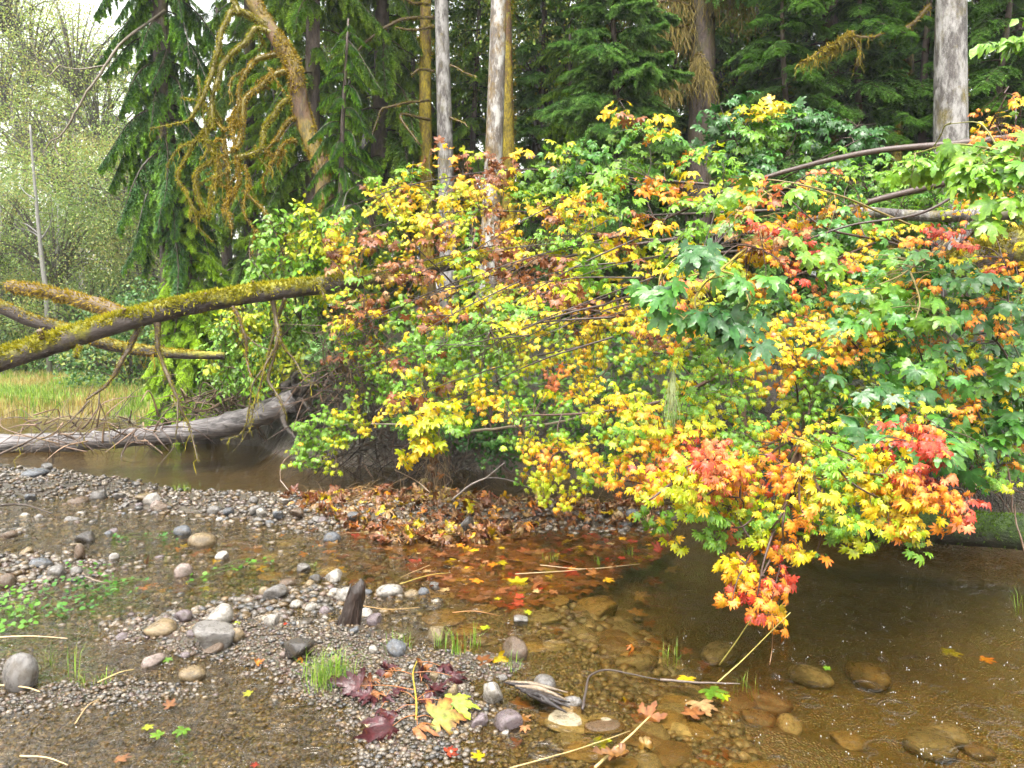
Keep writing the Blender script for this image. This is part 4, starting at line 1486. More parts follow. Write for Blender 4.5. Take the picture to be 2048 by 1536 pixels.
FT, fs, fr_ = log_thing('fallen_mossy_tree', 'long fallen trunk with yellow-green moss bridging the creek on hanging dead limbs',
                        [(-420, 850, 7.4), (-200, 775, 7.7), (-60, 738, 7.9), (100, 688, 8.1), (300, 628, 8.4), (480, 592, 8.7), (600, 576, 8.9), (720, 562, 9.25), (900, 528, 10.2), (1080, 490, 11.3), (1200, 470, 12)],
                        [.145, .135, .125, .115, .11, .105, .10, .09, .08, .06], 'log_bark', (.1, .08, .06), 46000, 1, .2, ((.46, .40, .015), (.24, .24, .012)), length=(.012, .06), up=.75, patch=4.0)
for i, (pl, r0) in enumerate([([(88, 690, 8.1), (84, 672, 8.0), (78, 660, 7.95)], .045), ([(232, 648, 8.3), (246, 630, 8.25), (250, 618, 8.2)], .025), ([(405, 604, 8.5), (412, 586, 8.45)], .02), ([(520, 590, 8.7), (508, 570, 8.65), (506, 562, 8.6)], .016), ([(640, 575, 8.9), (650, 600, 8.85)], .02), ([(160, 690, 8.1), (150, 715, 8.05)], .022)]):
    mossy_limb(FT, pl, r0, r0 * .6, 350, 160 + i, ((.42, .36, .015), (.22, .22, .012)), (.012, .04), .3, 'broken_stub')
mossy_limb(FT, [(285, 640, 8.4), (240, 628, 8.5), (180, 606, 8.7), (120, 590, 8.9), (60, 580, 9.0), (15, 572, 9.1)], .085, .07, 6000, 120, ((.44, .29, .03), (.36, .27, .02)), (.015, .05), .3, 'broken_limb')
HANG = [
    ([(278, 655, 8.4), (262, 690, 8.4), (235, 735, 8.3), (205, 775, 8.3), (172, 800, 8.2)], .035, .012, 1100, ((.42, .32, .03), (.3, .24, .03))),
    ([(200, 780, 8.3), (192, 830, 8.2), (165, 870, 8.2), (150, 905, 8.1)], .010, .003, 60, GM),
    ([(180, 800, 8.2), (140, 845, 8.1), (70, 885, 8.0), (20, 905, 7.9)], .010, .004, 60, GM),
    ([(315, 645, 8.4), (317, 690, 8.4), (328, 730, 8.4), (350, 775, 8.3), (362, 820, 8.3), (378, 860, 8.3), (397, 925, 8.2)], .034, .005, 1500, GM),
    ([(355, 790, 8.3), (357, 850, 8.2), (345, 890, 8.2), (320, 928, 8.1)], .010, .003, 80, GM),
    ([(197, 800, 8.3), (215, 850, 8.3), (222, 890, 8.2)], .009, .003, 60, GM),
    ([(465, 612, 8.6), (478, 640, 8.6), (490, 680, 8.6), (494, 720, 8.6), (503, 755, 8.5)], .024, .008, 900, OM),
    ([(545, 598, 8.8), (551, 635, 8.8), (556, 670, 8.7), (545, 710, 8.7), (540, 760, 8.7), (560, 800, 8.6), (572, 830, 8.6)], .032, .01, 1300, GM),
    ([(570, 595, 8.8), (555, 640, 8.9), (540, 690, 8.9), (525, 735, 8.9), (505, 770, 8.8), (496, 830, 8.8)], .024, .007, 1000, YM),
    ([(556, 668, 8.7), (568, 695, 8.7), (592, 725, 8.7), (612, 755, 8.6), (640, 775, 8.6)], .018, .004, 700, GM),
    ([(547, 700, 8.7), (530, 740, 8.6), (515, 790, 8.6), (500, 850, 8.6)], .014, .005, 600, YM),
    ([(500, 820, 8.8), (480, 870, 8.8), (440, 880, 8.7)], .007, .003, 200, GM),
    ([(505, 810, 8.7), (498, 860, 8.7), (465, 905, 8.7)], .006, .002, 100, GM),
    ([(490, 670, 8.6), (515, 690, 8.6), (540, 700, 8.6)], .01, .006, 100, GM),
    ([(318, 700, 8.4), (300, 708, 8.5), (270, 705, 8.6)], .02, .014, 500, OM),
]
for i, (pl, r0, r1, nm, cc) in enumerate(HANG):
    mossy_limb(FT, pl, r0, r1, nm, 130 + i, cc, (.010, .03), .5, 'hanging_limb', (.10, .07, .045), strand=3 if nm < 500 else 9)
log_thing('mossy_limb_log', 'orange-mossed limb log lying level behind the long fallen trunk', [(-150, 570, 9.3), (-10, 610, 9.4), (60, 640, 9.5), (140, 662, 9.6), (220, 690, 9.7), (330, 706, 9.8), (450, 712, 10.0)],
          [.09, .085, .08, .075, .05], 'log_bark', (.1, .08, .05), 9000, 7, .12, ((.42, .28, .02), (.34, .26, .015)), .3, 1.5, 12)
WL, ws, wr = log_thing('weathered_log', 'barkless silver-grey log lying in the creek under the hanging limbs',
                       [(-500, 905, 11.6), (-250, 895, 11.6), (-20, 888, 11.6), (150, 884, 11.7), (300, 872, 11.8), (400, 860, 11.8), (470, 845, 11.7), (530, 825, 11.5), (590, 800, 11.3)],
                       [.14, .15, .15, .145, .15, .155, .17, .18, .18, .17], 'wood', (.20, .18, .175), 0, 9, .28, sides=22, n=12)
rng = np.random.default_rng(9)
for i in range(6):                                              # root stubs at the butt
    a = P(575 + rng.uniform(-15, 25), 800 + rng.uniform(-25, 25), 11.3)
    d = unit(np.array([rng.uniform(.1, 1), rng.uniform(-.8, .3), rng.uniform(-.7, .8)]))
    q = spline([a, a + d * .35 + rng.normal(0, .06, 3), a + d * .75 + rng.normal(0, .12, 3) + (0, 0, -.1)], 5)
    b = MB()
    tube(b, q, np.linspace(.07, .012, len(q)), 7, (.07, .055, .045), .3, i)
    b.build('root', MAT['wood'], WL)
log_thing('mossy_sunken_log', 'dark moss-topped log lying in the water under the overhanging vine maple',
          [(1500, 1030, 6.6), (1650, 1042, 6.4), (1820, 1050, 6.1), (2000, 1062, 5.8), (2250, 1085, 5.5)], [.09, .12, .135, .14, .15], 'sunk_bark', (.04, .03, .02), 15000, 11, .15,
          ((.16, .28, .02), (.08, .15, .015)), .8, None, 16, length=(.01, .03))
log_thing('grey_fallen_pole', 'slim pale grey trunk lying across the bank among green leaves', [(1690, 420, 7.6), (1850, 432, 7.3), (1990, 428, 7.0), (2200, 420, 6.6)], [.05, .055, .06], 'grey_bark', (.3, .3, .3), 0, 12, .06)
log_thing('moss_cushion_log', 'log under a thick olive moss cushion among the red leaves on the bank', [(1880, 545, 6.2), (1960, 520, 6.1), (2050, 500, 6.0), (2200, 480, 5.8)], [.12, .17, .2], 'log_bark', (.1, .08, .03), 12000, 13, .2,
          ((.30, .25, .02), (.16, .15, .02)), .6, None, 14, length=(.015, .05))
bpy.context.view_layer.update()

# ================================================================== SHRUBS ON THE NEAR BANK
def gb(px, Y):
    x = X(px, Y)
    return (x, Y, TZ(x, Y) - .05)


Z_MAIN = zones([
    (1500, 1180, 130, 110, {'O': 4, 'Y': 3, 'C': 2.5, 'R': 1.5, 'YO': 2}),
    (1400, 950, 150, 90, {'C': 4, 'O': 3, 'Y': 2.5, 'YG': 1.5, 'R': .4}),
    (1450, 1040, 170, 70, {'YG': 5, 'Y': 2.5, 'LG': 3, 'G': 1, 'O': .6, 'C': .8}),
    (1850, 900, 140, 70, {'O': 3, 'R': 2, 'Y': 3, 'C': 2}),
    (1890, 990, 110, 60, {'O': 3, 'C': 1.6, 'Y': 3, 'R': 1, 'YO': 2}),
    (1700, 970, 170, 90, {'Y': 5, 'YO': 2, 'YG': 3, 'LG': 1, 'O': 1}),
    (1720, 1075, 180, 60, {'YG': 4, 'Y': 3, 'LG': 3, 'O': .8}),
    (1610, 1060, 60, 80, {'R': 3, 'O': 3, 'Y': 2}),
    (1150, 900, 200, 110, {'Y': 4, 'YO': 1.6, 'YG': 4, 'LG': 2, 'O': .6}),
    (1380, 810, 200, 120, {'YG': 5, 'LG': 4, 'Y': 1.6, 'G': 1.5, 'O': .3}),
    (1120, 640, 220, 130, {'Y': 5, 'YG': 4, 'YO': 1.0, 'LG': 1.2, 'BR': .3}),
    (1230, 740, 200, 80, {'Y': 4, 'YG': 4, 'O': .9, 'C': .4, 'LG': 1}),
    (1600, 690, 120, 70, {'O': 3, 'C': 2, 'R': 1.5, 'Y': 2}),
    (1560, 800, 160, 100, {'Y': 4, 'YG': 2.5, 'O': 1, 'LG': 1}),
], {'Y': 4, 'YG': 3, 'O': 1, 'LG': 1})

leafy('vine_maple', 'spreading yellow and orange vine maple arching low over the pool', 'shrub', gb(1560, 8.2),
      [([(1560, 640, 7.6), (1500, 700, 6.2), (1380, 780, 5.4), (1220, 820, 5.4), (1050, 830, 5.7)], .022, .006),
       ([(1560, 640, 7.6), (1490, 800, 6.0), (1505, 890, 5.3), (1450, 930, 4.7), (1360, 960, 4.3), (1300, 1000, 4.2)], .026, .006),
       ([(1560, 640, 7.6), (1600, 760, 6.2), (1640, 860, 5.0), (1600, 960, 4.4), (1560, 1080, 4.05), (1500, 1200, 3.95)], .022, .004),
       ([(1640, 860, 5.0), (1760, 900, 4.5), (1860, 960, 4.2), (1920, 1010, 4.1)], .014, .004),
       ([(1500, 700, 6.2), (1300, 640, 6.0), (1130, 620, 6.0), (980, 660, 6.4)], .016, .004),
       ([(1560, 640, 7.6), (1640, 690, 6.0), (1720, 700, 5.2), (1780, 680, 5.0)], .014, .004),
       ([(1450, 930, 4.7), (1480, 1040, 4.2), (1560, 1130, 4.0), (1640, 1110, 4.0)], .010, .003)],
      [(960, 640), (1060, 560), (1250, 560), (1420, 640), (1560, 620), (1780, 620), (1740, 760), (1860, 830), (1940, 1030), (1840, 1110), (1680, 1100), (1600, 1210), (1530, 1250), (1460, 1200), (1420, 1090), (1330, 1090),
       (1280, 960), (1150, 1010), (1010, 930), (980, 830), (940, 760)][0:8] + [(1860, 960), (1760, 1010), (1680, 960), (1600, 1000), (1480, 1050), (1380, 1010), (1280, 960), (1200, 1000), (1110, 1010), (1040, 960), (985, 860), (940, 760)],
      980, VINE, (.024, .050), Z_MAIN, seed=21, thick=.6, sec=46, per=(3, 5), spacing=.055, down=.75, face=.85, maxlen=.8, stalk=.035)
FINGERS = [[(1500, 900), (1430, 915), (1370, 935), (1310, 960), (1285, 1000)], [(1480, 950), (1420, 985), (1370, 1030), (1335, 1085)], [(1570, 1010), (1520, 1080), (1480, 1150), (1462, 1205)], [(1570, 1010), (1565, 1110), (1545, 1190), (1530, 1240)],
           [(1600, 1000), (1640, 1060), (1625, 1130)], [(1700, 960), (1780, 1010), (1835, 1095)], [(1690, 930), (1790, 955), (1880, 990), (1935, 1025)], [(1690, 920), (1780, 880), (1850, 865), (1890, 920)], [(1510, 1030), (1450, 1060), (1420, 1105)],
           [(1640, 980), (1700, 1040), (1720, 1085)], [(1580, 930), (1540, 910), (1480, 905)], [(1660, 890), (1740, 930), (1800, 1000)]]
leafy('vine_maple', 'tip of the vine maple clump in orange, red and yellow nearly touching the pool', 'shrub', gb(1600, 7.9),
      [([(1600, 700, 7.3), (1610, 830, 5.6), (1590, 950, 4.4), (1540, 1080, 3.95), (1510, 1210, 3.85)], .016, .004)] +
      [([(1605, 860, 5.2)] + [(a, b_, float(DEPTH(np.array(a), np.array(b_))) - .05) for a, b_ in f], .008, .0025) for f in FINGERS],
      None, 240, VINE, (.032, .060), Z_MAIN, seed=22, thick=.16, sec=20, per=(2, 4), spacing=.055, down=.85, face=.9, maxlen=.35, stalk=.035, forward=.05, along=FINGERS)

Z_RIGHT = zones([
    (1680, 520, 130, 90, {'O': 3, 'C': 3, 'R': 1.3, 'Y': 1.5}), (1600, 400, 120, 90, {'C': 3, 'R': 2, 'O': 2, 'Y': 2}), (1950, 480, 120, 60, {'O': 3, 'C': 2, 'R': 1.5, 'Y': 2}),
    (1990, 600, 90, 110, {'O': 4, 'Y': 2.5, 'C': 1, 'R': .5}), (2000, 240, 80, 70, {'O': 4, 'Y': 3, 'C': 1}), (1880, 560, 140, 100, {'YG': 2, 'LG': 2, 'Y': 2, 'O': 1}),
    (1990, 860, 100, 90, {'O': 2, 'Y': 4, 'YG': 3}), (1980, 940, 80, 50, {'LG': 3, 'YG': 3, 'G': 2}), (1790, 790, 140, 60, {'Y': 4, 'YG': 3, 'O': 1}), (1340, 560, 180, 100, {'Y': 4, 'O': 2, 'YG': 3, 'C': .8}),
], {'Y': 3, 'YG': 3, 'O': 1.5, 'LG': 1.5})
leafy('vine_maple', 'vine maple with red and coral sprays among big dark green leaves', 'shrub', gb(1900, 8.0),
      [([(1880, 520, 6.8), (1760, 480, 6.2), (1640, 450, 6.2), (1560, 380, 6.4)], .015, .004), ([(1880, 520, 6.8), (1950, 460, 5.8), (2010, 350, 5.2), (2030, 240, 5.0)], .013, .004),
       ([(1880, 520, 6.8), (1930, 600, 5.6), (1990, 680, 5.1), (2040, 760, 4.9)], .013, .004), ([(1880, 520, 6.8), (1900, 700, 5.8), (1960, 830, 5.0), (2000, 930, 4.9)], .013, .004),
       ([(1760, 480, 6.2), (1560, 560, 5.9), (1400, 580, 6.2), (1260, 540, 6.6)], .011, .004)],
      [(1250, 480), (1480, 520), (1560, 340), (1680, 330), (1740, 440), (1900, 440), (1960, 200), (2060, 180), (2070, 960), (1980, 980), (1900, 860), (1820, 840), (1740, 800), (1780, 700), (1700, 600), (1450, 620), (1260, 600)],
      360, VINE, (.026, .054), Z_RIGHT, seed=23, thick=.5, sec=34, per=(2, 4), spacing=.055, down=.75, face=.8, maxlen=.7, stalk=.035)

# the fallen maple top: long slanting stems with yellowing and browning leaves
Z_FALL = zones([
    (820, 340, 130, 70, {'Y': 3, 'YO': 2, 'BR': 1.6, 'YG': 2, 'LG': 1, 'OB': 1.5}), (760, 540, 150, 130, {'T': 2, 'BR': 2, 'Y': 2, 'YG': 2, 'OB': 1.5, 'G': 1}),
    (1000, 460, 250, 90, {'Y': 3, 'YO': 1.6, 'BR': 1.2, 'YG': 2.5, 'OB': 1.4, 'T': .8, 'LG': .8}), (850, 680, 170, 110, {'G': 4, 'YG': 2, 'Y': 1.5, 'BR': .6, 'LG': 2}),
    (1250, 330, 120, 90, {'LG': 4, 'G': 3, 'MG': 2, 'O': .6, 'YG': 1}), (1450, 430, 170, 80, {'YO': 2, 'LG': 2, 'G': 2, 'YG': 2, 'C': .8, 'T': .7}),
], {'Y': 2, 'YG': 3, 'LG': 2, 'G': 1.5, 'BR': 1, 'T': .6})
FALL_STEMS = [
    ([(2150, 320, 6.0), (1980, 345, 6.2), (1780, 395, 6.6), (1560, 455, 7.0), (1330, 480, 7.3), (1150, 510, 7.6), (960, 560, 7.9), (720, 640, 8.3)], .038, .005),
    ([(2150, 260, 6.2), (1960, 285, 6.4), (1760, 300, 6.7), (1600, 335, 7.0), (1440, 385, 7.3), (1300, 450, 7.6), (1080, 520, 8.0), (860, 590, 8.4)], .036, .006),
    ([(1440, 370, 7.6), (1250, 355, 8.0), (1100, 342, 8.2), (960, 345, 8.5), (820, 370, 8.8), (705, 410, 9.0)], .015, .004),
    ([(1560, 420, 7.6), (1250, 432, 7.9), (1060, 425, 8.2), (880, 425, 8.6), (745, 455, 8.9)], .015, .004),
    ([(1330, 480, 7.4), (1150, 470, 7.8), (940, 500, 8.3), (700, 560, 8.6)], .013, .004),
    ([(1500, 500, 6.8), (1230, 530, 7.0), (1060, 600, 7.1), (940, 660, 7.2), (850, 715, 7.4)], .014, .004),
    ([(1350, 540, 7.0), (1100, 610, 7.4), (900, 680, 7.6), (700, 740, 8.2)], .012, .004),
    ([(1050, 520, 8.0), (850, 620, 8.2), (760, 700, 8.4), (690, 770, 8.6)], .010, .003),
    ([(1980, 340, 6.1), (1850, 420, 6.0), (1700, 450, 6.1), (1560, 500, 6.2)], .014, .006),
    ([(1330, 480, 7.3), (1290, 380, 7.4), (1300, 300, 7.4), (1240, 200, 7.5)], .008, .003),
]
_rs = np.random.default_rng(91)
for _i in range(24):
    _x0, _y0 = _rs.uniform(900, 1450), _rs.uniform(380, 700)
    _x1 = _x0 - _rs.uniform(220, 420)
    _y1 = _y0 + (_x0 - _x1) * _rs.uniform(.05, .7)
    _pl = []
    for _f in (0, .35, .7, 1):
        _a, _b = _x0 + (_x1 - _x0) * _f, _y0 + (_y1 - _y0) * _f - 14 * math.sin(_f * 3.14)
        _pl.append((_a, _b, float(DEPTH(np.array(_a), np.array(_b))) - _rs.uniform(.0, .2)))
    FALL_STEMS.append((_pl, _rs.uniform(.004, .010), .002))
leafy('fallen_maple', 'fallen maple top with long slanting stems and yellowing, browning leaves', 'tree', gb(1900, 9.0), FALL_STEMS,
      [(640, 480), (700, 380), (790, 300), (960, 300), (1130, 290), (1200, 230), (1310, 210), (1400, 290), (1560, 370), (1600, 470), (1450, 560), (1250, 560), (1050, 640), (950, 780), (850, 830), (720, 820), (640, 720), (690, 600)],
      430, BIG + CURL[:2], (.05, .105), Z_FALL, seed=24, thick=.5, sec=40, per=(2, 3), spacing=.10, down=.6, face=.7, maxlen=.9, stalk=.07, twigcol=(.07, .05, .042))
leafy('vine_maple', 'thin-leaved vine maple with small yellow-green leaves under the fallen maple stems', 'shrub', gb(980, 10.6),
      [([(980, 640, 9.4), (900, 560, 8.8), (820, 480, 8.7), (760, 380, 8.9)], .014, .004), ([(980, 640, 9.4), (880, 680, 8.6), (760, 740, 8.5)], .012, .004), ([(980, 640, 9.4), (1040, 520, 8.4), (1100, 420, 8.2)], .012, .004)],
      [(660, 480), (760, 360), (960, 330), (1200, 380), (1250, 520), (1050, 600), (960, 700), (960, 840), (880, 870), (720, 840), (650, 700)],
      380, VINE, (.034, .058), zones([(850, 700, 180, 120, {'G': 3, 'YG': 3, 'LG': 2, 'Y': 1})], {'Y': 3, 'YG': 3, 'YO': 1, 'LG': 1.2, 'BR': .4}), seed=25, thick=.6, sec=30, per=(3, 5), maxlen=.8, nobj=150)

# big dark-green maple leaves
Z_DARK = zones([], {'DG': 4, 'MG': 3, 'G': 1})
leafy('bigleaf_maple_sapling', 'bigleaf maple sapling with broad dark glossy leaves by the sunken log', 'shrub', gb(1960, 7.4),
      [([(1960, 720, 6.4), (1860, 640, 5.6), (1820, 560, 5.3)], .014, .005), ([(1960, 720, 6.4), (1850, 760, 5.6), (1720, 800, 5.3)], .014, .005), ([(1960, 720, 6.4), (2000, 800, 5.6), (1960, 900, 5.3)], .012, .005)],
      [(1640, 700), (1760, 540), (1900, 520), (2060, 560), (2070, 900), (1950, 950), (1800, 900), (1660, 860)],
      95, BIG, (.09, .15), Z_DARK, seed=26, thick=.45, sec=14, per=(1, 3), spacing=.10, down=.6, face=.9, mat='gloss_leaf', maxlen=.9, stalk=.10, twigcol=(.10, .12, .03))
leafy('bigleaf_maple_spray', 'hanging spray of large wet green leaves with a pale lichen strand below', 'branch', P(1500, 560, 5.6),
      [([(1520, 480, 6.2), (1440, 540, 5.0), (1395, 585, 4.5), (1390, 620, 4.4)], .010, .004), ([(1440, 540, 5.0), (1480, 560, 4.7), (1500, 610, 4.5)], .007, .003), ([(1440, 540, 5.0), (1350, 560, 4.6), (1310, 590, 4.5)], .006, .003)],
      [(1300, 540), (1420, 500), (1510, 560), (1500, 660), (1400, 660), (1310, 640)], 14, BIG, (.10, .155), zones([], {'MG': 3, 'DG': 3}), seed=27, thick=.08, sec=4, per=(1, 2), spacing=.08, down=.9, face=1.0,
      mat='gloss_leaf', stalk=.10, twigcol=(.3, .24, .05), depth=idw([(1400, 600, 4.45)]))
leafy('bigleaf_maple_spray', 'loose spray of big mid green leaves over the red and coral sprays', 'branch', P(1800, 520, 6.0),
      [([(1900, 480, 6.2), (1820, 540, 5.2), (1760, 570, 5.0)], .010, .004), ([(1820, 540, 5.2), (1840, 600, 4.9), (1830, 640, 4.8)], .007, .003), ([(1900, 480, 6.2), (1640, 380, 6.2), (1450, 350, 6.6)], .012, .004)],
      [(1440, 330), (1700, 370), (1760, 470), (1880, 480), (1880, 640), (1780, 640), (1640, 520), (1480, 440)], 56, BIG, (.085, .14), zones([], {'MG': 3, 'G': 3, 'LG': 1.5}), seed=28, thick=.25, sec=8, per=(1, 2), spacing=.08, down=.7, face=.95,
      mat='gloss_leaf', stalk=.09, twigcol=(.2, .15, .05))
leafy('bigleaf_maple_sapling', 'dark green maple sapling under the moss-hung spruce, touched with yellow', 'shrub', gb(1520, 9.6),
      [([(1520, 380, 9.4), (1480, 300, 9.0), (1450, 240, 8.9)], .014, .005), ([(1520, 380, 9.4), (1580, 300, 9.0), (1600, 230, 9.0)], .012, .005), ([(1520, 380, 9.4), (1680, 300, 8.9), (1740, 270, 8.8)], .012, .005)],
      [(1390, 330), (1410, 210), (1500, 190), (1620, 210), (1760, 260), (1770, 330), (1600, 340)], 120, BIG, (.075, .125), zones([(1500, 215, 80, 25, {'Y': 2, 'YG': 2, 'DG': 2})], {'DG': 4, 'MG': 3, 'G': 1}), seed=29, thick=.4, sec=14, per=(1, 3),
      spacing=.09, down=.6, face=.8, mat='gloss_leaf', depth=idw([(1550, 270, 8.9)]), stalk=.08, nobj=200)
leafy('bigleaf_maple_branch', 'bright green maple branch with large pale leaves crossing the grey stems', 'branch', P(2060, 330, 4.6),
      [([(2120, 330, 4.4), (2000, 300, 4.6), (1900, 290, 4.8), (1820, 310, 5.0)], .010, .004), ([(2000, 300, 4.6), (1960, 250, 4.7), (1900, 250, 4.8)], .006, .003), ([(2120, 330, 4.4), (2040, 380, 4.4), (1990, 400, 4.5)], .008, .003)],
      [(1800, 260), (1980, 250), (2060, 260), (2070, 420), (1980, 410), (1880, 350), (1810, 370)], 26, BIG, (.085, .14), zones([], {'LG': 4, 'G': 2}), seed=30, thick=.12, sec=6, per=(1, 2), spacing=.08, down=.6, face=.8, mat='gloss_leaf', depth=idw([(1820, 300, 5), (2050, 350, 4.4)]), stalk=.08,
      twigcol=(.2, .18, .05))
leafy('elder_sprig', 'bright green narrow-leaved sprig hanging past the stout grey trunk', 'branch', P(2060, 60, 4.8),
      [([(2130, 30, 4.6), (2050, 70, 4.8), (1990, 90, 4.9), (1945, 100, 5.0)], .006, .002)],
      [(1940, 100), (2000, 60), (2060, 40), (2060, 90), (1990, 110), (1950, 110)], 14, OVAL, (.05, .09), zones([], {'LG': 4}), seed=31, thick=.05, sec=2, per=(2, 3), spacing=.05, depth=idw([(2000, 80, 4.85)]), stalk=.02, twigcol=(.15, .2, .04), down=.5)

# brighter green bushes towards the fern
BUSH = zones([], {'LG': 5, 'YG': 1.6, 'G': 1.5})
leafy('salmonberry_bush', 'fresh bright green salmonberry bush behind the fallen mossy trunk', 'shrub', gb(600, 11.4),
      [([(600, 640, 11), (570, 520, 10.4), (540, 440, 10.3)], .016, .006), ([(600, 640, 11), (620, 500, 10.4), (640, 430, 10.4)], .014, .006), ([(600, 640, 11), (540, 560, 10.3), (500, 520, 10.3)], .012, .006)],
      [(500, 500), (540, 420), (600, 400), (680, 440), (690, 540), (640, 620), (530, 590), (490, 560)], 230, OVAL, (.07, .12), BUSH, seed=32, thick=.4, sec=26, per=(3, 4), spacing=.06, depth=idw([(590, 500, 10.3)]), nobj=120, face=.7, down=.4)
leafy('salmonberry_bush', 'low yellow-green bush between the hanging limbs and the fern', 'shrub', gb(520, 12.6),
      [([(520, 760, 12.0), (480, 680, 11.4), (450, 640, 11.3)], .014, .006), ([(520, 760, 12.0), (560, 680, 11.3), (600, 640, 11.2)], .014, .006), ([(520, 760, 12.0), (480, 740, 11.5), (430, 730, 11.4)], .012, .006)],
      [(400, 720), (440, 620), (520, 590), (640, 600), (680, 680), (640, 760), (540, 790), (430, 790)], 300, OVAL, (.06, .11), zones([], {'LG': 4, 'YG': 3, 'G': 2}), seed=33, thick=.5, sec=26, per=(3, 4), spacing=.06, depth=idw([(520, 700, 11.3)]), nobj=120, face=.7, down=.4)
leafy('vine_maple_sprig', 'small yellow-green vine maple sprig over the water beside the brush tangle', 'shrub', gb(660, 10.9),
      [([(720, 850, 9.8), (660, 850, 9.0), (610, 880, 8.7)], .008, .003), ([(660, 850, 9.0), (670, 890, 8.6), (650, 920, 8.5)], .006, .003)],
      [(560, 880), (600, 840), (680, 810), (730, 830), (720, 880), (650, 900), (700, 940), (600, 935)], 80, VINE, (.04, .062), zones([], {'LG': 4, 'YG': 3, 'Y': .6}), seed=34, thick=.2, sec=10, per=(2, 4), depth=idw([(650, 880, 8.7)]), nobj=200)
leafy('maple_sprig', 'drooping maple sprig of yellow and green leaves above the dry hanging debris', 'branch', P(900, 830, 6.9),
      [([(960, 800, 6.9), (890, 840, 6.7), (840, 870, 6.6), (800, 900, 6.6)], .008, .003)],
      [(790, 920), (800, 870), (850, 820), (930, 790), (960, 830), (900, 880), (850, 900)], 26, BIG, (.06, .10), zones([], {'YG': 3, 'Y': 2, 'LG': 2, 'G': 1}), seed=35, thick=.12, sec=6, per=(1, 3), depth=idw([(870, 850, 6.7)]), stalk=.05)
leafy('bank_herbs', 'light green leafy herbs covering the bank below the grey stems', 'plant', gb(1760, 9.0),
      [([(1700, 420, 8.2), (1640, 360, 8.0)], .006, .003), ([(1800, 420, 8.0), (1850, 360, 7.8)], .006, .003), ([(1950, 420, 7.8), (1980, 350, 7.6)], .006, .003)],
      [(1500, 400), (1620, 340), (1760, 320), (1900, 300), (2060, 300), (2060, 440), (1900, 450), (1700, 440)], 330, OVAL + VINE[:2], (.05, .085), zones([], {'LG': 4, 'G': 3, 'MG': 1}), seed=36, thick=.5, sec=26, per=(2, 4), depth=idw([(1550, 400, 8.4), (2000, 370, 7.4)]), nobj=80, face=.6, down=.4, maxlen=.5)
leafy('bank_herbs', 'small dark green leaves hanging over the channel under the pale lichened stick', 'plant', gb(940, 9.9),
      [([(960, 800, 9.2), (940, 870, 8.6), (930, 920, 8.4)], .006, .003), ([(960, 800, 9.2), (860, 830, 8.9), (800, 850, 8.8)], .006, .003)],
      [(760, 830), (880, 780), (1010, 800), (1030, 920), (960, 935), (900, 900), (820, 880)], 130, VINE[:3], (.03, .055), zones([], {'MG': 3, 'G': 3, 'DG': 2}), seed=38, thick=.25, sec=16, per=(2, 4), depth=idw([(900, 860, 8.6)]), nobj=60, maxlen=.6)
leafy('bank_shrub', 'dark green low shrub hanging from the bank behind the vine maple', 'shrub', gb(1250, 9.6),
      [([(1250, 700, 9.4), (1150, 800, 8.6), (1000, 880, 8.4)], .012, .005), ([(1250, 700, 9.4), (1350, 800, 8.2), (1500, 880, 7.6)], .012, .005), ([(1250, 700, 9.4), (1700, 750, 7.4), (1850, 850, 6.8)], .012, .005)],
      [(900, 760), (1100, 640), (1500, 600), (2060, 560), (2060, 960), (1700, 960), (1400, 930), (1000, 930)], 420, VINE[:3], (.045, .07), zones([], {'G': 3, 'MG': 3, 'LG': 1}), seed=37, thick=.4, sec=40, per=(3, 4), depth=idw([(1000, 850, 8.4), (1500, 800, 7.3), (2000, 800, 6.2)]), nobj=40, maxlen=.9)

# pale lichen strand under the hanging spray, dry debris hung on the sprig
rng = np.random.default_rng(77)
m = MB()
p0 = P(1345, 735, 4.5)
q = np.array([p0 + (0, 0, -.03 * i) for i in range(12)])
strands(m, np.array([p0 + rng.normal(0, .008, 3) + (0, 0, -rng.uniform(0, .15)) for _ in range(60)]), rng, (.1, .3), ((.42, .48, .26), (.34, .38, .16)), .0012, .25)
tag(m.build('lichen_strand', MAT['moss'], origin=p0), 'pale green beard of lichen dangling from the large wet leaves', 'lichen')
DB = thing('hanging_debris', P(870, 990, 6.9), 'clump of dry brown leaves and straw hanging down to the litter heap', 'debris')
b = MB()
for i in range(60):
    a = P(870 + rng.normal(0, 12), 850 + rng.uniform(0, 100), 6.9 + rng.normal(0, .05))
    l = rng.uniform(.1, .45)
    s = spline([a, a + (rng.normal(0, .04), rng.normal(0, .04), -l * .5), a + (rng.normal(0, .06), rng.normal(0, .05), -l)], 3)
    tube(b, s, np.linspace(.003, .001, len(s)), 3, np.array((.24, .17, .10)) * rng.uniform(.6, 1.4), cap=False)
s = spline([P(885, 830, 6.9), P(872, 900, 6.9), P(868, 1000, 6.9)], 6)
tube(b, s, np.linspace(.008, .006, len(s)), 5, (.15, .1, .06))
b.build('straw', MAT['twig'], DB)
for i in range(16):
    bm_ = MB()
    a = P(866 + rng.normal(0, 12), 880 + i * 7, 6.85 + rng.normal(0, .05))
    x_, y_, z_ = leaf_frames(rng.normal(0, 1, (1, 3)), rng, 1.2, .8, .7)
    c0, c1 = pick_cols(['T' if i % 3 else 'BR'], 1, rng, .25)
    stamp(bm_, CURL[i % 5], a[None], x_, y_, z_, rng.uniform(.05, .085), c0 * .6, c1 * .6)
    bm_.build('dead_leaf', MAT['dead_leaf'], DB, origin=a)

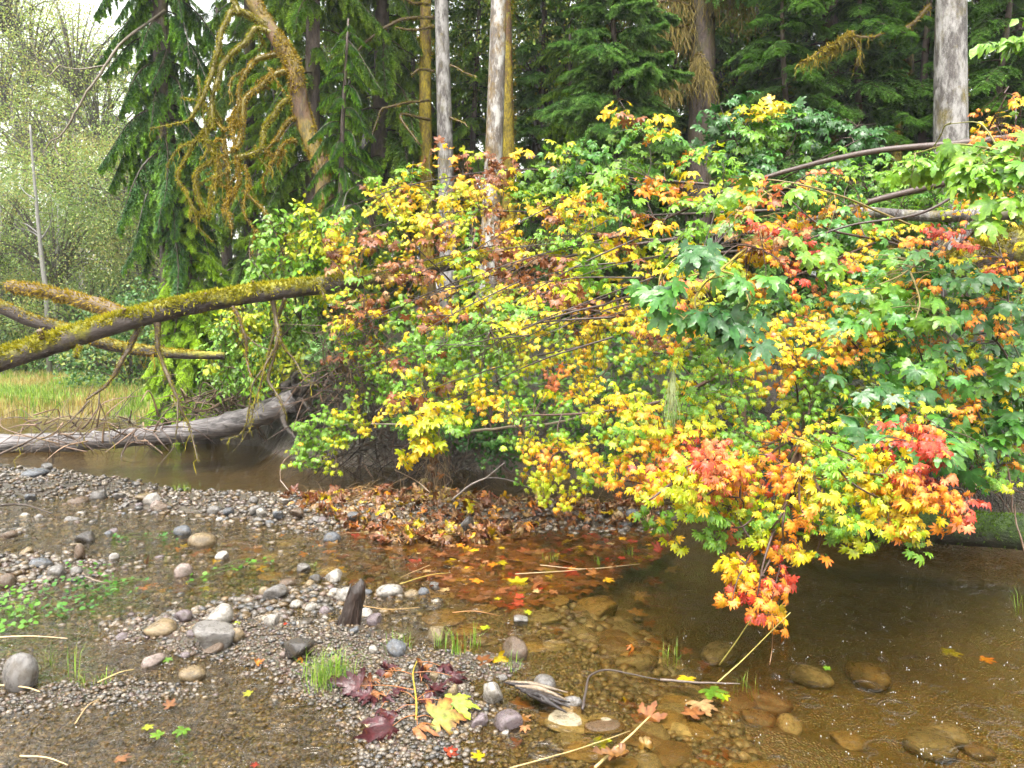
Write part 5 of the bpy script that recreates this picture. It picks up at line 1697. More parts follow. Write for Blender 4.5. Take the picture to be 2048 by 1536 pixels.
# brush tangle at the foot of the bank
def tangle(name, label, n, box, seed, cols, L=(.4, 1.4), rad=.007, slope=(-.6, -.3)):
    rng = np.random.default_rng(seed)
    x0, x1, y0, y1, Y0, Y1 = box
    root = thing(name, P((x0 + x1) / 2, y1, (Y0 + Y1) / 2), label, 'brush')
    big, small = 0, MB()
    for i in range(n):
        a = P(rng.uniform(x0, x1), rng.uniform(y0, y1), rng.uniform(Y0, Y1))
        l = rng.uniform(*L)
        d = unit(np.array([rng.normal(0, .7), rng.normal(-.1, .4), rng.uniform(*slope) + rng.normal(0, .35)]))
        mid = a + d * l * .5 + rng.normal(0, .13 * l, 3)
        e = a + d * l + np.array([0, 0, -.15 * l]) + rng.normal(0, .05 * l, 3)
        e[2] = max(e[2], -.04)
        s = spline([a, mid, e], 4)
        r = rad * rng.uniform(.3, 1.5)
        c = np.array(cols[rng.integers(0, len(cols))]) * rng.uniform(.6, 1.4)
        if r > rad * 1.1 and big < 60:
            r, c = r * 1.4, c * 1.3
            bb_ = MB()
            tube(bb_, s, np.linspace(r, r * .3, len(s)), 5, c, .1, i)
            bb_.build('stick', MAT['twig'], root)
            big += 1
        else:
            tube(small, s, np.linspace(r, r * .3, len(s)), 3, c * .55, cap=False)
    tag(small.build('twigs', MAT['twig'], root), kind='stuff')
    return root


tangle('brush_tangle', 'tangle of brown roots and dead twigs slumping off the undercut bank', 620, (610, 1000, 740, 930, 8.9, 10.2), 1, [(.05, .03, .02), (.09, .055, .035), (.035, .024, .017), (.14, .09, .055)], (.25, 1.1))
tangle('brush_tangle', 'fine dark rootlets along the undercut bank behind the channel', 420, (800, 1560, 820, 960, 8.4, 9.6), 6, [(.03, .02, .014), (.05, .033, .022), (.09, .06, .04)], (.2, .8), .005)
tangle('brush_tangle', 'dry grass and roots hanging over the bank above the root tangle', 260, (640, 800, 620, 800, 9.2, 9.8), 2, [(.18, .11, .065), (.11, .065, .045), (.15, .10, .055)], (.3, .9), .005, (-.9, -.4))
tangle('dead_brush', 'dead thin brush piled on the silver-grey log', 150, (60, 330, 830, 890, 11.0, 11.6), 3, [(.14, .09, .06), (.2, .13, .08), (.09, .06, .045)], (.3, 1.0), .008, (-.5, .4))
tangle('dead_brush', 'dark brush heaped behind the silver-grey log at the bank', 180, (360, 560, 790, 840, 12.1, 12.6), 4, [(.09, .06, .04), (.15, .1, .06)], (.4, 1.1), .009, (-.4, .2))
tangle('dead_brush', 'black wet twigs and roots under the vine maple by the sunken log', 140, (1700, 2040, 880, 990, 6.2, 6.9), 5, [(.05, .035, .025), (.1, .06, .04)], (.3, .8), .006, (-.9, -.2))
for i, (pl, r, c, lb) in enumerate([
    ([(650, 850, 9.4), (780, 848, 8.6), (860, 853, 8.2)], .012, (.34, .28, .22), 'thin pale dead stick poking over the brush tangle'),
    ([(900, 866, 7.6), (1000, 856, 7.2), (1130, 842, 6.8), (1240, 800, 6.8)], .018, (.33, .28, .20), 'pale lichened stick running behind the yellow leaves'),
    ([(905, 1000, 6.6), (940, 970, 6.5), (970, 955, 6.5), (1010, 925, 6.4)], .011, (.2, .17, .15), 'crooked grey twig rising from the dark channel'),
    ([(920, 985, 6.9), (980, 955, 6.9), (1060, 975, 6.8), (1120, 1010, 6.7)], .008, (.1, .08, .07), 'dark bent twig dipping into the channel'),
    ([(-10, 912, 8.0), (60, 880, 8.1), (110, 845, 8.1)], .014, (.10, .07, .05), 'dark stick leaning over the silver-grey log'),
    ([(2050, 1110, 4.7), (2035, 1050, 4.8), (2030, 1010, 4.9)], .008, (.12, .07, .04), 'thin dark stem standing in the pool by the sunken log'),
    ([(0, 1010, 7.2), (50, 1010, 7.3), (105, 1028, 7.1)], .014, (.06, .045, .035), 'dark wet stick on the stony bar'),
]):
    b = MB()
    s = spline([P(*p) for p in pl], 7)
    s = s + .012 * np.stack([fbm(s[:, 0] * 6, s[:, 2] * 6, k * 5.0, i) for k in range(3)], -1) * 2
    tube(b, s, np.linspace(r, r * .45, len(s)), 6, c, .2, i)
    tag(b.build('dead_stick', MAT['twig'], origin=s[0]), lb, 'stick')

# sword fern
fx, fy = X(640, 9.9), 9.9
FE = thing('sword_fern', P(650, 760, 9.9), 'pale green sword fern arching beside the low yellow-green bush', 'fern')
rng = np.random.default_rng(6)
for i, (px, py) in enumerate([(612, 672), (620, 690), (640, 662), (665, 668), (690, 690), (600, 710), (655, 690), (630, 715), (700, 715)]):
    a = P(652, 755, 9.9)
    e = P(px, py + 6, 9.75 + rng.uniform(-.2, .2))
    s = spline([a, (a + e) / 2 + np.array([0, 0, .14]), e], 10)
    b = MB()
    tube(b, s, np.linspace(.004, .001, len(s)), 3, (.12, .16, .05), cap=False)
    T_, N1, B1 = frames(s)
    for k in range(2, len(s)):
        for sg in (-1, 1):
            y_ = unit(np.cross(T_[k], (0, -.6, 1.0)) * sg + T_[k] * .25)[None]
            z_ = unit(np.array([0, -.4, 1.0]) - y_ * (np.array([0, -.4, 1.0]) * y_).sum())
            stamp(b, OVAL[1], s[k][None], np.cross(y_, z_) * .55, y_, z_, .085 * math.sin(math.pi * min(.97, k / len(s) * .8 + .18)), np.array([(.16, .32, .08)]), np.array([(.22, .40, .12)]))
    b.build('frond', MAT['grass'], FE)

# ================================================================== MEADOW AND GRASS
def blades(mb, pos, h, w, cols, rng, bend=.5):
    n = len(pos)
    az = rng.random(n) * 2 * math.pi
    d = np.stack([np.cos(az), np.sin(az), 0 * az], -1)
    sd = np.stack([-np.sin(az), np.cos(az), 0 * az], -1)
    h = h * rng.uniform(.5, 1.2, n)[:, None]
    bd = bend * rng.uniform(.1, 1, n)[:, None]
    up = np.array([0, 0, 1.0])
    a = pos - sd * w
    b = pos + sd * w
    m1 = pos + up * h * .6 + d * h * bd * .3
    t = pos + up * h * (1 - .35 * bd) + d * h * bd
    v = np.stack([a, b, m1 - sd * w * .7, m1 + sd * w * .7, t], 1)
    T = np.array([(0, 1, 3), (0, 3, 2), (2, 3, 4)])
    c = np.array(cols)[rng.integers(0, len(cols), n)] * rng.uniform(.7, 1.25, (n, 1))
    mb.add(v.reshape(-1, 3), (T[None] + (np.arange(n) * 5)[:, None, None]).reshape(-1, 3), np.repeat(c, 5, 0))


rng = np.random.default_rng(8)
n = 60000
mx_ = rng.uniform(-17, -4.6, n)
my_ = 13 + 15 * rng.random(n) ** 1.3
dd = my_ - np.interp(mx_, BANK_X, BANK_Y)
k = dd > .1
mx_, my_ = mx_[k], my_[k]
b = MB()
zz = terrain(mx_, my_)
pn = vnoise(mx_ * .8, my_ * .8, 0, 4)
ps = np.stack([mx_, my_, zz - .02], -1)
gsel = pn + rng.normal(0, .12, len(pn)) > .40
blades(b, ps[gsel], .34, .010, [(.22, .36, .04), (.30, .44, .05), (.16, .28, .04)], rng)
blades(b, ps[~gsel], .34, .010, [(.44, .37, .11), (.52, .44, .17), (.36, .36, .08), (.42, .28, .09)], rng)
tag(b.build('meadow_grass', MAT['grass'], smooth=False), 'tall tan and green grass of the meadow across the creek', 'grass', kind='stuff')
# ground cover of ferny green on the wooded bank
n = 26000
mx_ = rng.uniform(-5.5, 9, n)
my_ = rng.uniform(6.5, 17, n)
k = my_ - np.interp(mx_, BANK_X, BANK_Y) > .35
mx_, my_ = mx_[k], my_[k]
k = vnoise(mx_ * .9, my_ * .9, 0, 14) > .35
ps = np.stack([mx_[k], my_[k], terrain(mx_[k], my_[k]) + rng.uniform(0, .35, k.sum())], -1)
b = MB()
nn_ = len(ps)
x_, y_, z_ = leaf_frames(unit(rng.normal(0, 1, (nn_, 3)) * np.array([1, 1, .2])), rng, .2, .5, .6)
cc = np.array([(.05, .14, .02), (.08, .2, .025), (.035, .10, .02), (.14, .24, .03)])[rng.integers(0, 4, nn_)] * rng.uniform(.7, 1.2, (nn_, 1))
stamp(b, OVAL[0], ps, x_, y_, z_, rng.uniform(.06, .14, nn_), cc, cc * 1.2)
tag(b.build('undergrowth', MAT['grass']), 'leafy green undergrowth covering the wooded bank', 'undergrowth', kind='stuff')

TUFTS = [  # px, py, height m, blades, spread, label
    (660, 1375, .17, 170, .085, 'dense bright green grass tuft beside the maroon fallen leaves'),
    (800, 1300, .12, 34, .06, 'thin pale grass tuft above the maroon fallen leaves'), (885, 1290, .13, 26, .05, 'sparse grass tuft between the bar and the clear shallows'),
    (912, 1310, .16, 22, .04, 'upright grass tuft next to the bright yellow leaf'), (945, 1290, .14, 16, .03, 'thin grass blades standing in clear water above the bright yellow leaf'), (1020, 1340, .08, 18, .05, 'low bent grass near the splintered wood'),
    (1100, 1120, .13, 16, .04, 'grass stalks standing in the leaf-covered shallows'), (1195, 1125, .18, 14, .03, 'upright thin grass in the leafy shallows'), (1260, 1110, .16, 12, .03, 'pair of tall grass blades by the end of the spit'),
    (1340, 1310, .14, 18, .05, 'green grass blades above the sunken stones'), (1490, 1370, .12, 14, .05, 'green shoots at the tip of the twig raft'), (370, 980, .10, 60, .12, 'small green tuft on the far stony edge'),
    (622, 1130, .05, 60, .04, 'tiny bright green sprout on a wet stone'), (95, 1330, .17, 10, .03, 'tall grass blade beside the round grey boulder'), (150, 1345, .22, 8, .03, 'single leaning grass blade in the rippled film'), (170, 1370, .07, 20, .08, 'flattened green grass near the round grey boulder'),
    (2040, 1215, .25, 10, .06, 'long green grass leaves dipping in the pool'), (30, 1225, .10, 70, .12, 'lush green tuft among the water weeds at the bar edge')]
for i, (px, py, h, nb, sp, lb) in enumerate(TUFTS):
    g = G(px, py)
    zb = max(TZ(g[0], g[1]), -.05)
    rr_ = np.random.default_rng(400 + i)
    nb = int(nb)
    ps = np.array([g[0], g[1], zb]) + rr_.normal(0, 1, (nb, 3)) * np.array([sp * .6, sp * .6, 0])
    b = MB()
    blades(b, ps, h, .0018, [(.22, .40, .03), (.30, .46, .05), (.14, .3, .03), (.34, .4, .10)], rr_, .8)
    tag(b.build('grass_tuft', MAT['grass'], smooth=False, origin=(g[0], g[1], zb)), lb, 'grass', 'grass tufts on the bar and in the shallows')
# creeping water weeds
for i, (poly, nl, lb) in enumerate([([(60, 1190), (120, 1140), (220, 1130), (250, 1170), (190, 1230), (80, 1240)], 150, 'creeping green weed with round leaves spreading over the stony bar'),
                                    ([(-10, 1180), (70, 1170), (80, 1250), (-10, 1270)], 110, 'thick patch of green weed at the edge of the bar'),
                                    ([(220, 1070), (350, 1062), (360, 1080), (240, 1085)], 36, 'line of small green leaves floating above the tan stone'), ([(330, 1165), (480, 1118), (560, 1100), (570, 1115), (420, 1160), (340, 1180)], 36, 'string of small green leaves floating across the shallow'),
                                    ([(180, 1165), (300, 1150), (280, 1185), (200, 1200)], 30, 'loose green leaves caught against a bent twig')]):
    rr_ = np.random.default_rng(440 + i)
    q = sample_poly(poly, nl, rr_)
    ps = np.array([G(a, b_) for a, b_ in q])
    ps[:, 2] = np.maximum(terrain(ps[:, 0], ps[:, 1]), 0) + rr_.uniform(.004, .04 if i < 2 else .008, nl)
    root = thing('water_weed', ps.mean(0), lb, 'plant', 'green weeds in the shallows')
    x_, y_, z_ = leaf_frames(unit(rr_.normal(0, 1, (nl, 3)) * np.array([1, 1, .15])), rr_, .0, .25, .35)
    cc = np.array([(.07, .20, .02), (.11, .26, .025), (.045, .14, .02)])[rr_.integers(0, 3, nl)]
    meshes = []
    for k in range(3):
        b = MB()
        stamp(b, (OVAL[0][0] * np.array([1.5, 1, .5]), OVAL[0][1], OVAL[0][2]), np.zeros((1, 3)), np.eye(3)[:1], np.eye(3)[1:2], np.eye(3)[2:], 1.0, cc[k:k + 1], cc[k:k + 1] * 1.2)
        meshes.append(b.mesh('leaf', MAT['grass']))
    for k in range(nl):
        inst('leaf', meshes[k % 3], mat4(ps[k], x_[k], y_[k], z_[k], rr_.uniform(.018, .04)), root)
    b = MB()
    for k in range(12):
        i0, i1 = rr_.integers(0, nl, 2)
        if np.linalg.norm(ps[i0] - ps[i1]) < .4:
            tube(b, spline([ps[i0], (ps[i0] + ps[i1]) / 2 + (0, 0, .01), ps[i1]], 4), .0018, 3, (.15, .2, .05), cap=False)
    b.build('stem', MAT['grass'], root)

# ================================================================== STONES
def ico(sub):
    import bmesh
    bm = bmesh.new()
    bmesh.ops.create_icosphere(bm, subdivisions=sub, radius=1)
    v = np.array([x.co[:] for x in bm.verts])
    t = np.array([[q.index for q in f.verts] for f in bm.faces])
    bm.free()
    return v, t


IC1, IC2, IC3 = ico(1), ico(2), ico(3)


def stone_shape(seed, angular, base=IC3):
    rng = np.random.default_rng(seed)
    v = base[0].copy()
    o = rng.uniform(0, 50, 3)
    v = v * (1 + .5 * fbm(v[:, 0] * .9 + o[0], v[:, 1] * .9 + o[1], v[:, 2] * .9 + o[2], seed, 2))[:, None]
    for _ in range(angular):
        nrm = unit(rng.normal(0, 1, 3))
        d = rng.uniform(.45, .8)
        e = v @ nrm - d
        v = v - np.maximum(e, 0)[:, None] * nrm * rng.uniform(.75, 1.0)
    v = v * (1 + .06 * fbm(v[:, 0] * 6 + o[0], v[:, 1] * 6, v[:, 2] * 6, seed + 5, 2))[:, None]
    v -= (v.max(0) + v.min(0)) / 2
    return v / np.abs(v).max(0)


STONE = []
for i in range(14):
    vv = stone_shape(500 + i, (0, 2, 9, 4, 12, 1, 6)[i % 7])
    me = make_mesh('stone', vv, IC3[1], None, True)
    me.materials.append(MAT['stone'])
    STONE.append((me, vv))
ROUND_ID, ANG_ID = [0, 1, 5, 7, 8, 12], [2, 4, 6, 9, 11, 13]
SC = {'grey': (0.14, 0.128, 0.118), 'pale': (0.27, 0.245, 0.215), 'slate': (0.08, 0.085, 0.095), 'tan': (0.175, 0.125, 0.065), 'purple': (0.13, 0.1, 0.105), 'brown': (0.095, 0.06, 0.036), 'dark': (0.045, 0.039, 0.035), 'pink': (0.19, 0.142, 0.12)}
WORD = {'grey': 'mid grey', 'pale': 'pale whitish grey', 'slate': 'dark slate blue', 'tan': 'tan', 'purple': 'purplish grey', 'brown': 'rusty brown', 'dark': 'nearly black', 'pink': 'pinkish'}
stones_xy = []


def put_stone(px, py, wpx, hpx, colk, ang, label, group, rng, sink=.42, yaw=None, z=None):
    """a stone whose foot is seen at (px,py); its width and height in photograph pixels"""
    g = G(px, py)
    zt = TZ(g[0], g[1])
    if zt > 0:
        g = G(px, py, zt)
    wpx, hpx = wpx * .82, hpx * .78
    w = wpx / F * g[1] / 2
    h = max(hpx / F * g[1] / 2, .3 * w) / (1 - sink * .5)
    ids = ANG_ID if ang else ROUND_ID
    me, vv = STONE[ids[int(rng.integers(0, len(ids)))]]
    foot = max(zt, -.04) if z is None else z
    M = Matrix.Translation((g[0], g[1] + w * .6, foot + h * (1 - sink))) @ Matrix.Rotation(rng.uniform(0, 6.28) if yaw is None else yaw, 4, 'Z') @ Matrix.Rotation(rng.uniform(-.2, .2), 4, 'X') @ Matrix.Diagonal((w, w * rng.uniform(.75, 1.1), h, 1))
    c = np.array(SC[colk]) * rng.uniform(.85, 1.15)
    o = inst('stone', me, M, None, tuple(c))
    tag(o, label, 'stone', group)
    stones_xy.append((g[0], g[1], w))
    return o


rng = np.random.default_rng(12)
FEATURE = [
    (28, 1382, 92, 92, 'grey', 0, 'smooth round grey boulder lying in the rippled film of water'), (432, 1250, 82, 46, 'pale', 0, 'pale rounded stone with a tan end next to a purplish wedge'), (362, 1246, 46, 32, 'purple', 1, 'purplish wedge-shaped stone next to the pale rounded one'),
    (415, 1300, 115, 58, 'grey', 1, 'long angular grey rock lying across the gravel strip'), (312, 1272, 78, 34, 'tan', 0, 'curved tan and white stone at the end of the gravel strip'), (472, 1285, 36, 36, 'tan', 1, 'squarish tan stone leaning on the long angular rock'),
    (422, 1306, 52, 28, 'brown', 0, 'brown half-wet stone below the long angular rock'), (592, 1320, 92, 46, 'dark', 1, 'broad dark grey rock on the gravel above the green tuft'), (378, 1362, 64, 34, 'tan', 0, 'tan and white stone in the near rippled film'), (300, 1330, 60, 34, 'pink', 1, 'pinkish blocky stone beside a floating green leaf'),
    (398, 1090, 66, 38, 'tan', 0, 'tan humped stone with a slate one at its shoulder'), (360, 1070, 46, 30, 'slate', 0, 'bluish stone at the shoulder of the tan hump'), (662, 1080, 42, 30, 'slate', 0, 'rounded slate stone alone in the green shallows'), (440, 1118, 34, 24, 'pale', 1, 'small pale pointed stone alone in the shallows'),
    (362, 1152, 46, 40, 'pink', 0, 'pinkish domed stone among sunken red leaves'), (106, 1156, 44, 30, 'grey', 0, 'egg-shaped grey stone at the edge of the green weeds'), (76, 1138, 46, 24, 'slate', 0, 'dark flat stone behind the egg-shaped one'), (8, 1176, 40, 34, 'brown', 0, 'brown stone cut by the edge of the bar next to the weeds'),
    (155, 1118, 32, 40, 'brown', 1, 'upright brown shard standing in the shallow'), (168, 1082, 44, 34, 'dark', 1, 'dark jagged stone behind the upright shard'), (290, 1004, 62, 18, 'tan', 0, 'long low tan stone on the far stony edge'), (150, 1005, 50, 22, 'brown', 0, 'rusty stone on the far stony edge'),
    (425, 1028, 32, 20, 'grey', 0, 'smooth grey stone on the spit beside a slate one'), (455, 1030, 28, 18, 'slate', 0, 'slate stone on the spit beside a smooth grey one'), (604, 1140, 38, 26, 'grey', 1, 'angular stone carrying a tiny green sprout'), (572, 1170, 44, 22, 'brown', 0, 'brown tilted stone touching a tan cobble'),
    (618, 1170, 32, 22, 'tan', 0, 'tan cobble beside the brown tilted stone'), (545, 1200, 66, 34, 'grey', 1, 'rough grey angular stone in the middle of the shallows'), (692, 1203, 60, 34, 'pale', 0, 'pale flat stone in front of the upright black stump'), (776, 1190, 64, 28, 'pale', 0, 'smooth pale stone behind the upright black stump'),
    (846, 1188, 30, 24, 'slate', 0, 'small slate stone by the drowned leaves'), (664, 1162, 58, 36, 'pale', 1, 'pale slab tilted beside the dark wedge'), (628, 1160, 34, 28, 'dark', 1, 'dark wedge beside the pale tilted slab'), (540, 1252, 38, 28, 'pale', 0, 'pale egg stone on the gravel strip'), (590, 1215, 34, 18, 'pale', 0, 'little pale stone in the middle of the shallows'),
    (746, 1250, 44, 30, 'purple', 1, 'purplish stone touching the upright black stump'), (872, 1280, 56, 44, 'tan', 1, 'tan blocky stone over the clear shallows'), (985, 1408, 58, 60, 'pale', 1, 'pale pyramid-shaped stone standing up beside the splintered wood'), (1016, 1455, 76, 48, 'purple', 0, 'wet purplish rounded stone in front of the pale pyramid'),
    (956, 1455, 52, 30, 'purple', 1, 'flat wet stone touching the purplish rounded one'), (790, 1312, 50, 34, 'slate', 1, 'dark stone at the top of the maroon leaves'), (1028, 1320, 74, 44, 'brown', 1, 'dark brown rock beside the bright yellow leaf'), (1042, 1242, 46, 24, 'grey', 1, 'grey stone breaking the clear water'), (905, 1395, 28, 34, 'tan', 0, 'tan upright pebble among the maroon leaves'),
    (1090, 1375, 74, 40, 'grey', 0, 'smooth domed stone behind the splintered wood'), (1145, 1410, 52, 36, 'grey', 0, 'round grey stone beside the bent twig'), (705, 1040, 34, 20, 'slate', 0, 'bluish stone at the edge of the leaf litter'), (1265, 1035, 34, 20, 'slate', 0, 'blue-grey stone at the dark end of the spit'), (930, 1068, 46, 50, 'dark', 1, 'dark block wrapped in leaf litter on the spit'),
    (60, 955, 60, 20, 'slate', 0, 'flat dark slab at the water edge of the far bar'), (225, 1118, 26, 20, 'pale', 0, 'small pale stone near the upright shard'), (213, 1068, 24, 18, 'slate', 0, 'small bluish stone out in the rippled shallow')]
for f in FEATURE:
    put_stone(*f[:7], 'stones of the gravel bar', rng)
# the other stones one can pick out
ZN = [([(0, 940), (160, 940), (330, 985), (330, 1030), (0, 1050)], 46, (14, 40), 'lying on the far stony bar'), ([(330, 990), (640, 985), (720, 1010), (680, 1060), (420, 1050), (330, 1030)], 42, (14, 36), 'on the spit before the leaf litter'),
      ([(0, 1060), (180, 1060), (160, 1180), (0, 1190)], 20, (18, 40), 'on the bar around the egg-shaped stone'), ([(200, 1060), (700, 1060), (700, 1200), (300, 1220)], 22, (16, 34), 'breaking the surface of the shallows'),
      ([(480, 1170), (880, 1160), (880, 1260), (700, 1270), (500, 1230)], 36, (18, 44), 'around the upright black stump'), ([(200, 1230), (700, 1250), (720, 1330), (400, 1340), (200, 1310)], 26, (14, 36), 'on the gravel strip'),
      ([(700, 1290), (1060, 1330), (1060, 1470), (880, 1480)], 20, (14, 34), 'beside the maroon leaves'), ([(1000, 1010), (1330, 1010), (1330, 1070), (1000, 1070)], 16, (18, 36), 'at the dark end of the spit')]
keys = list(SC)
for poly, cnt, (w0, w1), wh in ZN:
    q = sample_poly(poly, int(cnt * .62), rng)
    for a, b_ in q:
        ck = keys[rng.choice(8, p=[.28, .2, .14, .13, .08, .07, .05, .05])]
        an = rng.random() < .75
        w = w0 + (w1 - w0) * rng.random() ** 1.7
        put_stone(a, b_, w, w * rng.uniform(.4, .75), ck, an, f"{'large ' if w > w0 + .5 * (w1 - w0) else 'small '}{WORD[ck]} {'angular' if an else 'rounded'} stone {wh}", 'stones of the gravel bar', rng, sink=rng.uniform(.35, .75))
# sunken cobbles
SUNK = [([(860, 1180), (1100, 1150), (1320, 1180), (1300, 1300), (1080, 1330), (900, 1260)], 46, (45, 95), 'in the clear water above the splintered wood'), ([(1080, 1400), (1500, 1400), (1560, 1530), (1100, 1530)], 34, (60, 110), 'in the clear water beside the bent twig'),
        ([(1350, 1200), (1700, 1250), (1750, 1400), (1500, 1400)], 9, (70, 120), 'deep in the murky pool'), ([(1700, 1230), (2040, 1230), (2040, 1400), (1750, 1400)], 8, (60, 110), 'under the ripples of the pool'), ([(420, 1060), (700, 1080), (800, 1190), (500, 1150)], 20, (35, 70), 'in the green shallows')]
for poly, cnt, (w0, w1), wh in SUNK:
    q = sample_poly(poly, int(cnt * .78), rng)
    for a, b_ in q:
        g = G(a, b_)
        zt = TZ(g[0], g[1])
        w = rng.uniform(w0, w1) / F * g[1] / 2
        h = min(w * .45, max(-zt * .75, .02) / 1.5)
        me, vv = STONE[ROUND_ID[int(rng.integers(0, 6))]]
        ck = ['tan', 'grey', 'tan', 'brown', 'pale'][int(rng.integers(0, 5))]
        o = inst('stone', me, Matrix.Translation((g[0], g[1], zt + h * .55)) @ Matrix.Rotation(rng.uniform(0, 6.28), 4, 'Z') @ Matrix.Diagonal((w, w * rng.uniform(.65, 1), h, 1)), None, tuple(np.array(SC[ck]) * np.array([1.05, .95, .7]) * rng.uniform(.8, 1.15)))
        tag(o, f'{WORD[ck]} rounded cobble sunk {wh}', 'stone', 'cobbles under the water')

# small gravel, past counting
def gravel(n, poly, seed, r, lo_z=-.06, hi_z=1, tint=1.0):
    rng = np.random.default_rng(seed)
    q = sample_poly(poly, n, rng)
    p = np.array([G(a, b_) for a, b_ in q])
    z = terrain(p[:, 0], p[:, 1])
    k = (z > lo_z) & (z < hi_z)
    p, z = p[k], z[k]
    return p, z


b = MB()
shapes = []
for i in range(6):
    vv = stone_shape(600 + i, (2, 5, 0)[i % 3], IC1)
    shapes.append((vv, IC1[1], np.zeros(len(vv))))
GP = [([(-60, 1230), (720, 1230), (1060, 1350), (1100, 1560), (-60, 1560)], 24000, (.0025, .018), -.07), ([(-60, 925), (340, 960), (700, 985), (1340, 1005), (1340, 1070), (700, 1080), (300, 1060), (-60, 1070)], 11000, (.006, .042), -.06),
      ([(-60, 1050), (900, 1050), (900, 1250), (-60, 1250)], 10000, (.005, .036), -.09), ([(850, 1150), (1300, 1180), (1560, 1540), (1000, 1540)], 3000, (.012, .10), -.5)]
rng = np.random.default_rng(13)
for poly, n, (r0, r1), lz in GP:
    p, z = gravel(n, poly, int(rng.integers(0, 999)), r0, lz)
    k = len(p)
    rr_ = r0 + (r1 - r0) * rng.random(k) ** 3.2
    p[:, 2] = z + rr_ * .3
    if lz < -.2:                              # cobbles of the pool stay under water
        rr_ = np.minimum(rr_, np.maximum(-z * .6, .006))
        p[:, 2] = z + rr_ * .2
    az = rng.random(k) * 6.28
    x_ = np.stack([np.cos(az), np.sin(az), 0 * az], -1)
    y_ = np.stack([-np.sin(az), np.cos(az), 0 * az], -1)
    z_ = np.repeat(np.array([[0, 0, .65]]), k, 0)
    cs_ = np.array([SC[q] for q in keys])[rng.choice(8, k, p=[.3, .17, .12, .17, .07, .08, .05, .04])] * rng.uniform(.6, 1.1, (k, 1)) * np.array([.76, .68, .57])
    w = rng.integers(0, 6, k)
    for i in range(6):
        m_ = w == i
        stamp(b, shapes[i], p[m_], x_[m_], y_[m_] * .8, z_[m_], rr_[m_], cs_[m_], cs_[m_])
tag(b.build('gravel', MAT['gravel']), 'fine wet gravel of the creek bar', 'gravel', kind='stuff')

# ================================================================== FALLEN LEAVES
leaf_pool = {}


def leaf_mesh(key, shp, var, mat='dead_leaf'):
    kk = (key, shp, var)
    if kk not in leaf_pool:
        rg = np.random.default_rng(hash(kk) % 1000 if False else (sum(map(ord, key)) * 31 + len(leaf_pool)))
        c0, c1 = pick_cols([key], 1, rg, .2)
        dull = .66 if key in ('T', 'OB', 'BR', 'YO') else .58
        c0, c1 = c0 * dull, c1 * dull * .95
        tp = {'F': FLATL, 'C': CURL, 'V': VINE}[shp][var % 3]
        b = MB()
        stamp(b, tp, np.zeros((1, 3)), np.eye(3)[:1], np.eye(3)[1:2], np.eye(3)[2:], 1.0, c0, c1)
        if shp != 'V':                       # its stalk
            v = np.array([(-.012, 0, 0), (.012, 0, 0), (0, 0, .02), (.1, -.75, .05)])
            b.add(v, np.array([(0, 1, 3), (1, 2, 3), (2, 0, 3)]), c1[0] * .8)
        leaf_pool[kk] = b.mesh('fallen_leaf', MAT[mat])
    return leaf_pool[kk]


CW = {'Y': 'yellow', 'O': 'orange', 'R': 'red', 'BR': 'dark brown', 'T': 'tan', 'OB': 'russet', 'YG': 'yellow-green', 'LG': 'green', 'C': 'coral', 'YO': 'golden'}


def lay_leaf(px, py, size, key, shp, var, label, rng, z=None, tilt=.25, group='leaves fallen on the bar and in the shallows'):
    g = G(px, py, .02)
    zt = TZ(g[0], g[1])
    zz = max(zt, 0) + .006 if z is None else z
    if zt > .02 and z is None:
        g = G(px, py, zt)
    n_ = unit(np.array([0, -.12, 1.0]) + rng.normal(0, tilt, 3))
    az = rng.random() * 6.28
    y_ = np.array([math.cos(az), math.sin(az), 0])
    y_ = unit(y_ - n_ * np.dot(y_, n_))
    o = inst('fallen_leaf', leaf_mesh(key, shp, var), mat4(np.array([g[0], g[1], zz + tilt * size * .5]), np.cross(y_, n_) * rng.uniform(.55, 1.0), y_, n_, size))
    tag(o, label, 'leaf', group)


